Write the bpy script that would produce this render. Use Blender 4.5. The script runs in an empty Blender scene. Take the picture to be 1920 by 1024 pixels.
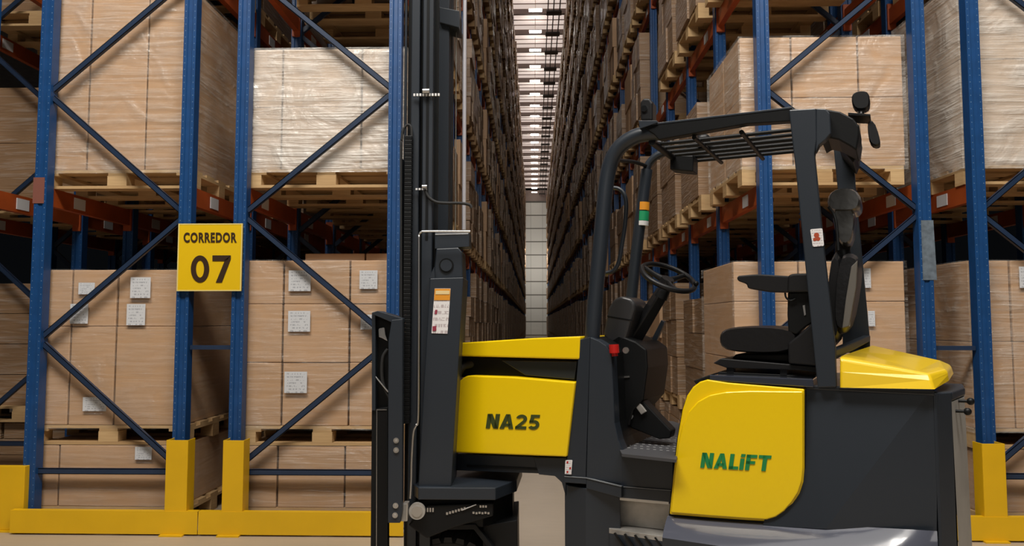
import bpy, math, random
from mathutils import Vector, Matrix, noise
random.seed(7)
PI = math.pi
S = bpy.context.scene
C = S.collection

# ------------------------------------------------------------------ camera
F = 1430.0
CAM = Vector((0, 0, 1.51))
PITCH = math.atan(94 / F)
YAW = math.atan(40.5 * math.cos(PITCH) / F)
cd = bpy.data.cameras.new('camera'); cam = bpy.data.objects.new('camera', cd); C.objects.link(cam)
cd.sensor_fit = 'HORIZONTAL'; cd.sensor_width = 36; cd.lens = 36 * F / 1920
cd.clip_start = 0.05; cd.clip_end = 300
cam.location = CAM; cam.rotation_euler = (PI / 2 + PITCH, 0, YAW)
S.camera = cam

# ------------------------------------------------------------------ world, exposure, lights
w = bpy.data.worlds.new('world'); S.world = w; w.use_nodes = True
w.node_tree.nodes['Background'].inputs[0].default_value = (0.75, 0.85, 1.0, 1)
w.node_tree.nodes['Background'].inputs[1].default_value = 0.003
S.view_settings.view_transform = 'Standard'; S.view_settings.look = 'None'
S.view_settings.gamma = 1; S.view_settings.exposure = -0.10
S.view_settings.use_curve_mapping = False
S.cycles.use_denoising = True
S.cycles.max_bounces = 6; S.cycles.diffuse_bounces = 2; S.cycles.transparent_max_bounces = 12
S.cycles.sample_clamp_indirect = 4.0

def area(name, loc, aim, sx, sy, power, col=(1, 0.95, 0.88)):
    l = bpy.data.lights.new(name, 'AREA'); l.shape = 'RECTANGLE'; l.size = sx; l.size_y = sy
    l.energy = power; l.color = col
    o = bpy.data.objects.new(name, l); C.objects.link(o); o.location = loc
    o.rotation_euler = (Vector(aim) - Vector(loc)).to_track_quat('-Z', 'Y').to_euler()
    return o
# lamps of the open hall in front of the racks, followed by added fill lights
area('hall_lamps_left', (-1.9, 0.1, 8.9), (-0.8, 5.6, 1.2), 4.0, 1.6, 690)
area('hall_lamps_right', (2.4, 0.1, 8.7), (1.9, 5.6, 1.3), 3.2, 1.6, 410)
area('low_front_fill', (-0.4, -5.0, 3.8), (0.2, 4.5, 1.2), 5.0, 1.6, 46)  # unseen low frontal fill, kept to light the truck's side
area('overhead_reflection_fill', (1.6, 2.6, 9.0), (1.4, 3.0, 0.8), 8.0, 3.6, 150)  # unseen overhead panel, placed and widened to reflect in the skirt ledge
area('back_wall_fill', (0.2, 84.0, 9.0), (0.2, 92, 7), 2.0, 1.0, 330)  # added fill out of view, brightens the back wall

# ------------------------------------------------------------------ pixel to place
_M = Matrix.Rotation(YAW, 3, 'Z') @ Matrix.Rotation(PI / 2 + PITCH, 3, 'X')
def ray(px, py): return _M @ Vector((px - 960, 512 - py, -F))
def AY(px, py, Y):
    d = ray(px, py); return CAM + d * ((Y - CAM.y) / d.y)
def AZ(px, py, Z):
    d = ray(px, py); return CAM + d * ((Z - CAM.z) / d.z)
ALPHA = math.radians(25)
UD = Vector((math.cos(ALPHA), -math.sin(ALPHA), 0)); VD = Vector((math.sin(ALPHA), math.cos(ALPHA), 0))
T0 = AY(845, 606, 3.70); T0.z = 0
def TV(px, py, v=0.0):
    d = ray(px, py); o = T0 + VD * v
    return CAM + d * (((o - CAM).dot(VD)) / d.dot(VD))
def XP(px, Y, py=600): return AY(px, py, Y).x
def ZP(py, Y, px=600): return AY(px, py, Y).z

# ------------------------------------------------------------------ mesh helpers
class MB:
    def __init__(s): s.v = []; s.f = []; s.sm = []
    def add(s, vs, fs, smooth=False):
        b = len(s.v); s.v += [Vector(p) for p in vs]
        s.f += [tuple(b + i for i in f) for f in fs]; s.sm += [smooth] * len(fs); return s
    def box(s, a, b):
        x0, y0, z0 = a; x1, y1, z1 = b
        return s.add([(x0,y0,z0),(x1,y0,z0),(x1,y1,z0),(x0,y1,z0),(x0,y0,z1),(x1,y0,z1),(x1,y1,z1),(x0,y1,z1)],
              [(0,3,2,1),(4,5,6,7),(0,1,5,4),(1,2,6,5),(2,3,7,6),(3,0,4,7)])
    def prism(s, pts, vec):
        n = len(pts); vec = Vector(vec); p = [Vector(q) for q in pts]
        return s.add(p + [q + vec for q in p],
              [tuple(range(n)), tuple(range(2*n-1, n-1, -1))] + [(i, i+n, (i+1) % n + n, (i+1) % n) for i in range(n)])
    def loft(s, rings, smooth=False, caps=True):
        n = len(rings[0]); vs = [q for r in rings for q in r]; fs = []
        for k in range(len(rings)-1):
            for i in range(n):
                j = (i+1) % n; fs.append((k*n+i, k*n+j, (k+1)*n+j, (k+1)*n+i))
        s.add(vs, fs, smooth)
        if caps: s.add(rings[0], [tuple(range(n-1, -1, -1))]); s.add(rings[-1], [tuple(range(n))])
        return s
    def tube(s, pts, r, n=12, smooth=True, spline=0, ov=1.0):
        pts = [Vector(p) for p in pts]
        if spline: pts = catmull(pts, spline)
        rs = r if isinstance(r, (list, tuple)) else [r]*len(pts)
        t = (pts[1]-pts[0]).normalized()
        up = Vector((0,0,1)) if abs(t.z) < 0.9 else Vector((0,1,0))
        a = t.cross(up).normalized(); rings = []
        for i, p in enumerate(pts):
            if i == 0: t = (pts[1]-p)
            elif i == len(pts)-1: t = p-pts[i-1]
            else: t = (pts[i+1]-pts[i-1])
            t = t.normalized(); a = (a - t*a.dot(t)).normalized(); b = t.cross(a)
            rr = rs[min(i, len(rs)-1)]
            rings.append([p + a*math.cos(2*PI*k/n)*rr + b*math.sin(2*PI*k/n)*rr*ov for k in range(n)])
        return s.loft(rings, smooth)
    def disc(s, c, axis, r, th, n=24, smooth=True):
        c = Vector(c); axis = Vector(axis).normalized()
        return s.tube([c, c+axis*th], r, n, smooth)
    def ball(s, c, rx, ry=None, rz=None, n=16, m=10):
        ry = ry or rx; rz = rz or rx; c = Vector(c); rings = []
        for j in range(1, m):
            th = PI*j/m
            rings.append([c + Vector((rx*math.sin(th)*math.cos(2*PI*k/n), ry*math.sin(th)*math.sin(2*PI*k/n), -rz*math.cos(th))) for k in range(n)])
        return s.loft(rings, True)
    def build(s, name, m, parent=None, loc=None, bevel=0, seg=2, sub=0):
        me = bpy.data.meshes.new(name)
        vs = s.v; o = bpy.data.objects.new(name, me)
        if parent is not None:
            im = WM[parent.name].inverted(); vs = [im @ v for v in vs]; o.parent = parent
        elif loc is not None:
            o.location = loc; L = Vector(loc); vs = [v - L for v in vs]
        WM[o.name] = (WM[parent.name] if parent is not None else Matrix.Translation(Vector(loc) if loc is not None else Vector()))
        me.from_pydata([tuple(v) for v in vs], [], s.f); me.validate()
        if len(me.polygons) == len(s.sm): me.polygons.foreach_set('use_smooth', s.sm)
        me.materials.append(m); me.update(); C.objects.link(o)
        import bmesh
        bm = bmesh.new(); bm.from_mesh(me); bmesh.ops.recalc_face_normals(bm, faces=bm.faces); bm.to_mesh(me); bm.free()
        if bevel:
            b = o.modifiers.new('bevel', 'BEVEL'); b.width = bevel; b.segments = seg; b.limit_method = 'ANGLE'; b.angle_limit = math.radians(35)
            if hasattr(b, 'harden_normals'): b.harden_normals = False
        if sub:
            q = o.modifiers.new('sub', 'SUBSURF'); q.levels = sub; q.render_levels = sub
        return o
WM = {}
def catmull(p, k):
    out = []
    for i in range(len(p)-1):
        a = p[max(i-1,0)]; b = p[i]; c = p[i+1]; d = p[min(i+2,len(p)-1)]
        for j in range(k):
            t = j/k
            out.append(0.5*((2*b)+(c-a)*t+(2*a-5*b+4*c-d)*t*t+(3*b-a-3*c+d)*t**3))
    out.append(p[-1]); return out
def empty(name, loc, rz=0):
    o = bpy.data.objects.new(name, None); C.objects.link(o); o.location = loc; o.rotation_euler = (0,0,rz)
    o.empty_display_size = 0.1
    WM[o.name] = Matrix.Translation(Vector(loc)) @ Matrix.Rotation(rz, 4, 'Z'); return o
def tag(o, label, cat, group=None, kind='thing'):
    o['label'] = label; o['category'] = cat
    if group: o['group'] = group
    if kind: o['kind'] = kind
    return o
def struct(o): o['kind'] = 'structure'; return o
def copy_tree(o, kids, loc):
    c = o.copy(); C.objects.link(c); c.location = loc
    for k, sub in kids:
        d = k.copy(); C.objects.link(d); d.parent = c
        for g in sub:
            e = g.copy(); C.objects.link(e); e.parent = d
    return c

# ------------------------------------------------------------------ materials
def mat(name, col, rough=0.5, metal=0.0, coat=0.0, bump=0.0, bscale=60, var=0.0, vscale=6, coord='Object', spec=0.5):
    m = bpy.data.materials.new(name); m.use_nodes = True; t = m.node_tree; N = t.nodes; L = t.links
    b = N['Principled BSDF']; b.inputs['Base Color'].default_value = (*col, 1); b.inputs['Roughness'].default_value = rough
    b.inputs['Metallic'].default_value = metal; b.inputs['Coat Weight'].default_value = coat; b.inputs['Coat Roughness'].default_value = 0.08
    b.inputs['Specular IOR Level'].default_value = spec
    tc = N.new('ShaderNodeTexCoord')
    if var:
        n = N.new('ShaderNodeTexNoise'); n.inputs['Scale'].default_value = vscale; n.inputs['Detail'].default_value = 5
        L.new(tc.outputs[coord], n.inputs['Vector'])
        r = N.new('ShaderNodeMapRange'); r.inputs[1].default_value = .3; r.inputs[2].default_value = .7
        r.inputs[3].default_value = 1-var; r.inputs[4].default_value = 1+var; L.new(n.outputs[0], r.inputs[0])
        h = N.new('ShaderNodeHueSaturation'); h.inputs['Color'].default_value = (*col, 1); L.new(r.outputs[0], h.inputs['Value'])
        L.new(h.outputs[0], b.inputs['Base Color'])
    if bump:
        n2 = N.new('ShaderNodeTexNoise'); n2.inputs['Scale'].default_value = bscale; n2.inputs['Detail'].default_value = 3
        L.new(tc.outputs[coord], n2.inputs['Vector'])
        bp = N.new('ShaderNodeBump'); bp.inputs['Strength'].default_value = bump; bp.inputs['Distance'].default_value = 0.01
        L.new(n2.outputs[0], bp.inputs['Height']); L.new(bp.outputs[0], b.inputs['Normal'])
    return m
def nd(t, typ, **kw):
    n = t.nodes.new(typ)
    for k, v in kw.items(): setattr(n, k, v)
    return n
def math_(t, op, a, b=None, c=None):
    n = t.nodes.new('ShaderNodeMath'); n.operation = op
    for i, x in enumerate((a, b, c)):
        if x is None: continue
        if isinstance(x, (int, float)): n.inputs[i].default_value = x
        else: t.links.new(x, n.inputs[i])
    return n.outputs[0]

def post_paint(name, col):
    m = mat(name, col, 0.42, var=0.12, vscale=9); t = m.node_tree; L = t.links; b = t.nodes['Principled BSDF']
    tc = t.nodes['Texture Coordinate']; sp = nd(t, 'ShaderNodeSeparateXYZ'); L.new(tc.outputs['Object'], sp.inputs[0])
    zz = math_(t, 'SUBTRACT', math_(t, 'FRACT', math_(t, 'MULTIPLY', sp.outputs[2], 20.0)), 0.5)
    zz = math_(t, 'MULTIPLY', zz, 0.05)
    xx = math_(t, 'SUBTRACT', math_(t, 'ABSOLUTE', sp.outputs[0]), 0.034)
    d = math_(t, 'ADD', math_(t, 'MULTIPLY', xx, xx), math_(t, 'MULTIPLY', zz, zz))
    k = math_(t, 'LESS_THAN', d, 0.0034**2)
    src = b.inputs['Base Color'].links[0].from_socket
    mx = nd(t, 'ShaderNodeMix', data_type='RGBA'); L.new(k, mx.inputs[0]); L.new(src, mx.inputs[6])
    mx.inputs[7].default_value = (0.12, 0.20, 0.32, 1); L.new(mx.outputs[2], b.inputs['Base Color'])
    return m

def carton_mat(name, c1, c2, rough=0.6, wrap=0.0, scuff=0.0):
    """cardboard with faint flutes, per-object tint and, when wrapped, milky wind lines of stretch film"""
    m = bpy.data.materials.new(name); m.use_nodes = True; t = m.node_tree; L = t.links; b = t.nodes['Principled BSDF']
    tc = nd(t, 'ShaderNodeTexCoord'); oi = nd(t, 'ShaderNodeObjectInfo')
    av = nd(t, 'ShaderNodeVectorMath', operation='ADD'); L.new(tc.outputs['Object'], av.inputs[0])
    cb = nd(t, 'ShaderNodeCombineXYZ')
    L.new(math_(t, 'MULTIPLY', oi.outputs['Random'], 37.0), cb.inputs[0]); L.new(math_(t, 'MULTIPLY', oi.outputs['Random'], 71.0), cb.inputs[2])
    L.new(cb.outputs[0], av.inputs[1])
    n = nd(t, 'ShaderNodeTexNoise'); n.inputs['Scale'].default_value = 3.0; n.inputs['Detail'].default_value = 4
    L.new(av.outputs[0], n.inputs['Vector'])
    mx = nd(t, 'ShaderNodeMix', data_type='RGBA'); mx.inputs[6].default_value = (*c1, 1); mx.inputs[7].default_value = (*c2, 1)
    f = math_(t, 'ADD', math_(t, 'MULTIPLY', n.outputs[0], 0.7), math_(t, 'MULTIPLY', oi.outputs['Random'], 0.4))
    L.new(f, mx.inputs[0]); col = mx.outputs[2]
    # flutes
    wv = nd(t, 'ShaderNodeTexNoise'); wv.inputs['Scale'].default_value = 1.0
    mp = nd(t, 'ShaderNodeMapping'); mp.inputs['Scale'].default_value = (5, 5, 90); L.new(av.outputs[0], mp.inputs[0]); L.new(mp.outputs[0], wv.inputs['Vector'])
    wv.inputs['Detail'].default_value = 2
    hs = nd(t, 'ShaderNodeHueSaturation'); L.new(col, hs.inputs['Color'])
    L.new(math_(t, 'ADD', 0.91, math_(t, 'MULTIPLY', wv.outputs[0], 0.18)), hs.inputs['Value']); col = hs.outputs[0]
    if wrap:
        ws = nd(t, 'ShaderNodeTexNoise'); mp2 = nd(t, 'ShaderNodeMapping'); mp2.inputs['Scale'].default_value = (2.2, 2.2, 26)
        L.new(av.outputs[0], mp2.inputs[0]); L.new(mp2.outputs[0], ws.inputs['Vector']); ws.inputs['Scale'].default_value = 1.0
        ws.inputs['Detail'].default_value = 6; ws.inputs['Distortion'].default_value = 1.2
        r = nd(t, 'ShaderNodeMapRange'); r.inputs[1].default_value = 0.5; r.inputs[2].default_value = 0.75; r.inputs[3].default_value = 0; r.inputs[4].default_value = wrap
        L.new(ws.outputs[0], r.inputs[0])
        m2 = nd(t, 'ShaderNodeMix', data_type='RGBA'); L.new(r.outputs[0], m2.inputs[0]); L.new(col, m2.inputs[6]); m2.inputs[7].default_value = (0.75, 0.72, 0.68, 1)
        col = m2.outputs[2]
        bp = nd(t, 'ShaderNodeBump'); bp.inputs['Strength'].default_value = 0.55; bp.inputs['Distance'].default_value = 0.02
        L.new(ws.outputs[0], bp.inputs['Height']); L.new(bp.outputs[0], b.inputs['Normal'])
        b.inputs['Coat Weight'].default_value = 0.32; b.inputs['Coat Roughness'].default_value = 0.22
        L.new(bp.outputs[0], b.inputs['Coat Normal'])
    L.new(col, b.inputs['Base Color']); b.inputs['Roughness'].default_value = rough
    return m

def film_mat(name, milk, lo, hi, gloss=0.25):
    m = bpy.data.materials.new(name); m.use_nodes = True; t = m.node_tree; L = t.links; t.nodes.clear()
    out = nd(t, 'ShaderNodeOutputMaterial'); tc = nd(t, 'ShaderNodeTexCoord'); geo = nd(t, 'ShaderNodeNewGeometry')
    mp = nd(t, 'ShaderNodeMapping'); mp.inputs['Scale'].default_value = (1.6, 1.6, 30)
    L.new(geo.outputs['Position'], mp.inputs[0])
    n = nd(t, 'ShaderNodeTexNoise'); n.inputs['Scale'].default_value = 1; n.inputs['Detail'].default_value = 6; n.inputs['Distortion'].default_value = 1.0
    L.new(mp.outputs[0], n.inputs['Vector'])
    n2 = nd(t, 'ShaderNodeTexNoise'); n2.inputs['Scale'].default_value = 2.6; n2.inputs['Detail'].default_value = 4; n2.inputs['Distortion'].default_value = 1.5
    L.new(geo.outputs['Position'], n2.inputs['Vector'])
    r = nd(t, 'ShaderNodeMapRange'); r.inputs[1].default_value = 0.40; r.inputs[2].default_value = 0.66; r.inputs[3].default_value = lo; r.inputs[4].default_value = hi
    L.new(math_(t, 'ADD', math_(t, 'MULTIPLY', n.outputs[0], 0.55), math_(t, 'MULTIPLY', n2.outputs[0], 0.45)), r.inputs[0])
    bp = nd(t, 'ShaderNodeBump'); bp.inputs['Strength'].default_value = 0.8; bp.inputs['Distance'].default_value = 0.03
    L.new(math_(t, 'ADD', n.outputs[0], math_(t, 'MULTIPLY', n2.outputs[0], 2.0)), bp.inputs['Height'])
    df = nd(t, 'ShaderNodeBsdfDiffuse'); df.inputs[0].default_value = (*milk, 1); L.new(bp.outputs[0], df.inputs['Normal'])
    gl = nd(t, 'ShaderNodeBsdfGlossy'); gl.inputs['Roughness'].default_value = 0.22; gl.inputs[0].default_value = (0.9, 0.9, 0.9, 1); L.new(bp.outputs[0], gl.inputs['Normal'])
    a = nd(t, 'ShaderNodeMixShader'); a.inputs[0].default_value = gloss; L.new(df.outputs[0], a.inputs[1]); L.new(gl.outputs[0], a.inputs[2])
    tr = nd(t, 'ShaderNodeBsdfTransparent'); q = nd(t, 'ShaderNodeMixShader'); L.new(r.outputs[0], q.inputs[0]); L.new(tr.outputs[0], q.inputs[1]); L.new(a.outputs[0], q.inputs[2])
    L.new(q.outputs[0], out.inputs[0]); return m

def paper_mat(name, base=(0.62, 0.63, 0.65), ink=(0.12, 0.13, 0.16), sx=60, sz=24, thr=0.56):
    """paper sticker with rows of small print"""
    m = mat(name, base, 0.6); t = m.node_tree; L = t.links; b = t.nodes['Principled BSDF']; tc = t.nodes['Texture Coordinate']
    sp = nd(t, 'ShaderNodeSeparateXYZ'); L.new(tc.outputs['Generated'], sp.inputs[0])
    row = math_(t, 'FRACT', math_(t, 'MULTIPLY', sp.outputs[2], 7.0)); rowk = math_(t, 'LESS_THAN', row, 0.5)
    mp = nd(t, 'ShaderNodeMapping'); mp.inputs['Scale'].default_value = (16, 0, 7); L.new(tc.outputs['Generated'], mp.inputs[0])
    wn = nd(t, 'ShaderNodeTexNoise'); wn.inputs['Scale'].default_value = 1.0; wn.inputs['Detail'].default_value = 0
    L.new(mp.outputs[0], wn.inputs['Vector'])
    k = math_(t, 'MULTIPLY', rowk, math_(t, 'GREATER_THAN', wn.outputs[0], thr-0.05))
    xk = math_(t, 'MULTIPLY', math_(t, 'GREATER_THAN', sp.outputs[0], 0.1), math_(t, 'LESS_THAN', sp.outputs[0], 0.9))
    k = math_(t, 'MULTIPLY', math_(t, 'MULTIPLY', k, xk), 0.45)
    mx = nd(t, 'ShaderNodeMix', data_type='RGBA'); L.new(k, mx.inputs[0]); mx.inputs[6].default_value = (*base, 1); mx.inputs[7].default_value = (*ink, 1)
    L.new(mx.outputs[2], b.inputs['Base Color']); return m

def wood_mat(name, c1, c2):
    m = mat(name, c1, 0.75); t = m.node_tree; L = t.links; b = t.nodes['Principled BSDF']; tc = t.nodes['Texture Coordinate']
    oi = nd(t, 'ShaderNodeObjectInfo')
    mp = nd(t, 'ShaderNodeMapping'); mp.inputs['Scale'].default_value = (3, 9, 40); L.new(tc.outputs['Object'], mp.inputs[0])
    n = nd(t, 'ShaderNodeTexNoise'); n.inputs['Scale'].default_value = 2; n.inputs['Detail'].default_value = 5; L.new(mp.outputs[0], n.inputs['Vector'])
    mx = nd(t, 'ShaderNodeMix', data_type='RGBA'); mx.inputs[6].default_value = (*c1, 1); mx.inputs[7].default_value = (*c2, 1)
    L.new(math_(t, 'ADD', math_(t, 'MULTIPLY', n.outputs[0], 0.9), math_(t, 'MULTIPLY', math_(t, 'SUBTRACT', oi.outputs['Random'], 0.5), 0.5)), mx.inputs[0])
    L.new(mx.outputs[2], b.inputs['Base Color']); return m

M = {}
M['blue'] = post_paint('rack_blue_paint', (0.007, 0.054, 0.175))
M['brace'] = mat('brace_blue_paint', (0.015, 0.030, 0.066), 0.4, var=0.1)
M['orange'] = mat('beam_orange_paint', (0.34, 0.062, 0.010), 0.5, var=0.15)
M['yellow'] = mat('guard_yellow_paint', (0.74, 0.43, 0.005), 0.42, var=0.06, vscale=3)
M['tyellow'] = mat('truck_yellow_paint', (0.88, 0.60, 0.001), 0.34, coat=0.25, bump=0.015, bscale=220)
M['tyl'] = mat('cover_yellow_paint', (0.84, 0.56, 0.015), 0.3, coat=0.4)
M['slate'] = mat('truck_slate_paint', (0.017, 0.023, 0.032), 0.42, bump=0.02, bscale=260, coat=0.12)
M['slate_gloss'] = mat('truck_slate_gloss_paint', (0.035, 0.040, 0.055), 0.14, coat=1.0)
M['black'] = mat('black_steel', (0.005, 0.0055, 0.006), 0.45, bump=0.03, spec=0.25)
M['rubber'] = mat('tyre_rubber', (0.018, 0.018, 0.018), 0.75, bump=0.1, bscale=90)
M['plastic'] = mat('black_plastic', (0.009, 0.009, 0.010), 0.42, bump=0.06, bscale=350, spec=0.35)
M['vinyl'] = mat('seat_vinyl', (0.008, 0.008, 0.009), 0.36, bump=0.12, bscale=45, spec=0.4)
M['fabric'] = mat('seat_side_fabric', (0.11, 0.10, 0.085), 0.7)
M['chrome'] = mat('chrome', (0.75, 0.76, 0.78), 0.16, metal=1)
M['steel'] = mat('bright_steel', (0.6, 0.6, 0.6), 0.35, metal=1)
M['alu'] = mat('brushed_aluminium', (0.42, 0.40, 0.37), 0.5, metal=0.5, var=0.2, vscale=14, bump=0.05)
M['greypanel'] = mat('rear_grey_panel', (0.34, 0.33, 0.31), 0.45, var=0.15, vscale=4)
M['red'] = mat('red_plastic', (0.45, 0.015, 0.012), 0.3)
M['white'] = mat('white_marks', (0.75, 0.75, 0.75), 0.6)
M['green'] = mat('green_lettering', (0.012, 0.22, 0.06), 0.45)
M['dkgreen'] = mat('dark_lettering', (0.045, 0.06, 0.012), 0.45)
M['ink'] = mat('sign_lettering', (0.035, 0.015, 0.004), 0.5)
M['signyel'] = mat('sign_yellow', (0.78, 0.50, 0.004), 0.4)
M['signedge'] = mat('sign_pale_edge', (0.75, 0.62, 0.22), 0.5)
M['stickorange'] = mat('sticker_orange', (0.75, 0.30, 0.02), 0.5)
M['stickgreen'] = mat('sticker_green', (0.01, 0.30, 0.12), 0.5)
M['paper'] = paper_mat('shipping_paper')
M['decal'] = paper_mat('decal_paper', (0.78, 0.76, 0.76), (0.18, 0.07, 0.09), thr=0.5)
M['wood'] = wood_mat('pallet_wood', (0.62, 0.42, 0.21), (0.38, 0.22, 0.09))
M['wood_old'] = wood_mat('pallet_wood_old', (0.42, 0.26, 0.12), (0.20, 0.11, 0.05))
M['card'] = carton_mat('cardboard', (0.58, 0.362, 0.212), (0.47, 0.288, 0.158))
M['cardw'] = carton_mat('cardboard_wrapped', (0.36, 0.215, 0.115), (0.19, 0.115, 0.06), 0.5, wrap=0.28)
M['cardp'] = carton_mat('cardboard_pale', (0.66, 0.52, 0.40), (0.58, 0.44, 0.32))
M['film'] = film_mat('stretch_film', (0.80, 0.75, 0.68), 0.0, 0.20)
M['film_milky'] = film_mat('stretch_film_milky', (0.86, 0.82, 0.76), 0.20, 0.70, 0.12)
M['film_mid'] = film_mat('stretch_film_layers', (0.84, 0.78, 0.70), 0.03, 0.42)
M['lamp'] = mat('lamp_diffuser', (1, 1, 1))
_b = M['lamp'].node_tree.nodes['Principled BSDF']; _b.inputs['Emission Color'].default_value = (1, 0.93, 0.85, 1); _b.inputs['Emission Strength'].default_value = 20

def floor_mat():
    m = mat('polished_concrete', (0.40, 0.35, 0.29), 0.38); t = m.node_tree; L = t.links; b = t.nodes['Principled BSDF']; tc = t.nodes['Texture Coordinate']
    n = nd(t, 'ShaderNodeTexNoise'); n.inputs['Scale'].default_value = 1.6; n.inputs['Detail'].default_value = 8; L.new(tc.outputs['Object'], n.inputs['Vector'])
    mp = nd(t, 'ShaderNodeMapping'); mp.inputs['Scale'].default_value = (0.8, 9, 1); L.new(tc.outputs['Object'], mp.inputs[0])
    n2 = nd(t, 'ShaderNodeTexNoise'); n2.inputs['Scale'].default_value = 5; n2.inputs['Detail'].default_value = 5; L.new(mp.outputs[0], n2.inputs['Vector'])
    mx = nd(t, 'ShaderNodeMix', data_type='RGBA'); mx.inputs[6].default_value = (0.33, 0.265, 0.20, 1); mx.inputs[7].default_value = (0.52, 0.43, 0.33, 1)
    L.new(math_(t, 'ADD', math_(t, 'MULTIPLY', n.outputs[0], 0.5), math_(t, 'MULTIPLY', n2.outputs[0], 0.5)), mx.inputs[0]); L.new(mx.outputs[2], b.inputs['Base Color'])
    return m
def wall_mat():
    m = mat('grey_wall_panels', (0.5, 0.5, 0.47), 0.6); t = m.node_tree; L = t.links; b = t.nodes['Principled BSDF']; tc = t.nodes['Texture Coordinate']
    sp = nd(t, 'ShaderNodeSeparateXYZ'); L.new(tc.outputs['Object'], sp.inputs[0])
    zf = math_(t, 'FRACT', math_(t, 'MULTIPLY', sp.outputs[2], 0.62)); jz = math_(t, 'LESS_THAN', zf, 0.08)
    xf = math_(t, 'FRACT', math_(t, 'MULTIPLY', math_(t, 'ADD', sp.outputs[0], 0.35), 0.7)); jx = math_(t, 'LESS_THAN', xf, 0.04)
    j = math_(t, 'MAXIMUM', jz, math_(t, 'MULTIPLY', jx, 0.4))
    mx = nd(t, 'ShaderNodeMix', data_type='RGBA'); L.new(j, mx.inputs[0]); mx.inputs[6].default_value = (0.66, 0.65, 0.60, 1); mx.inputs[7].default_value = (0.13, 0.12, 0.10, 1)
    L.new(mx.outputs[2], b.inputs['Base Color']); return m
M['floor'] = floor_mat(); M['wall'] = wall_mat()
M['ceil'] = mat('ceiling_sheet', (0.80, 0.72, 0.68), 0.55, var=0.1, vscale=2)
M['girder'] = mat('ceiling_beam_paint', (0.20, 0.15, 0.13), 0.6)
M['darksteel'] = mat('cable_tray_steel', (0.05, 0.045, 0.04), 0.5)

# ------------------------------------------------------------------ the setting
YB = 92.0; HC = 17.9
struct(MB().add([(-40,-14,0),(40,-14,0),(40,YB+1,0),(-40,YB+1,0)], [(0,1,2,3)]).build('floor', M['floor']))
ceil_ = struct(MB().box((-40, 5, HC), (40, YB+1, HC+0.1)).build('ceiling', M['ceil']))
cb_ = MB()
y = 8.0
while y < YB:
    cb_.box((-14, y, HC-0.30), (14, y+0.14, HC-0.002)); y += 2.8
g_ = cb_.build('girders', M['girder']); g_.parent = ceil_
g2 = MB()
y = 8.7
while y < YB:
    for q in (0, .7, 1.4): g2.box((-14, y+q, HC-0.07), (14, y+q+.05, HC-0.002))
    y += 2.8
g2 = g2.build('purlins', M['girder']); g2.parent = ceil_
struct(MB().box((-40, YB, 0), (40, YB+0.3, HC)).build('wall_back', M['wall']))
sky = mat('translucent_roof_sheet', (0.8, 0.72, 0.68), 0.6, var=0.12, vscale=1.5)
_b = sky.node_tree.nodes['Principled BSDF']; _b.inputs['Emission Color'].default_value = (1, 0.83, 0.74, 1); _b.inputs['Emission Strength'].default_value = 0.62
struct(MB().box((-1.9, 6, HC-.03), (2.3, YB-.3, HC-.001)).build('window_1', sky))
struct(MB().box((-14, YB-0.25, HC-1.6), (14, YB-0.01, HC-0.31)).build('trim_1', M['girder']))

# ceiling lamps above the aisle
lamp_mb = MB().box((-0.32, -0.12, -0.06), (0.32, 0.12, 0))
hous = MB().box((-0.36, -0.03, .0005), (0.36, 0.03, 0.05)).box((-.012, -.012, .0505), (.012, .012, .72))
lamp0 = empty('ceiling_lamp', (0, 0, 0))
d0 = lamp_mb.build('diffuser', M['lamp'], lamp0); h0 = hous.build('housing', M['girder'], lamp0)
n_l = 0; y = 12.0
while y < YB-1:
    loc = (0.12, y, HC-0.75)
    if n_l == 0: lamp0.location = loc; o = lamp0
    else: o = copy_tree(lamp0, [(d0, []), (h0, [])], loc)
    tag(o, 'small bright lamp in the line of lamps under the aisle ceiling', 'ceiling lamp', 'lamps in a line along the aisle ceiling')
    n_l += 1; y += 2.8
# low-power lights of those lamps are the diffusers themselves; cable tray hung beside them
ct = empty('cable_tray', (1.0, 30, HC-0.9))
for xx in (0.74, 1.02, 1.32):
    MB().box((xx-0.025, 14, HC-0.95), (xx+0.025, YB-0.4, HC-0.80)).build('rail', M['darksteel'], ct)
y = 14.4
while y < YB-1:
    MB().box((0.66, y, HC-1.02), (1.42, y+0.5, HC-0.9505)).build('cross_bar', M['darksteel'], ct)
    MB().box((0.735, y+.1, HC-0.7995), (0.765, y+0.13, HC-.3)).build('hanger', M['darksteel'], ct); y += 2.8
tag(ct, 'long dark ladder-like cable tray hanging under the ceiling beside the lamps', 'cable tray')

# ------------------------------------------------------------------ rack rows
YF = 5.58; BAY = 1.25; HR = 17.2
P = {'1': XP(66, YF), '2': XP(341, YF), '3': XP(445, YF), '4': XP(736, YF), 'A': XP(1442, YF), 'B': XP(1741, YF), 'C': XP(1846, YF)}
ROW = {  # name: (x of left posts, x of right posts, phase, words)
 'L1': (P['3'], P['4'], 0, 'left aisle rack'), 'L2': (P['1'], P['2'], 1, 'far left rack'),
 'R1': (P['A'], P['B'], 1, 'right aisle rack'), 'R2': (P['C'], P['C']+1.13, 0, 'far right rack'),
 'L3': (P['1']-1.55, P['1']-0.47, 0, 'outermost left rack')}
ZL = [2.54 + 1.80*k for k in range(8)]
ORD = ['first','second','third','fourth','fifth','sixth','seventh','eighth','ninth','tenth','eleventh','twelfth','thirteenth','fourteenth','fifteenth','sixteenth','seventeenth','eighteenth','nineteenth','twentieth']
def in_view(x, y, z0, z1, m=0.0):
    if z0 > CAM.z + 0.46*(y+1.0) + m: return False
    return abs(x) < 0.75*(y+1)

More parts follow.
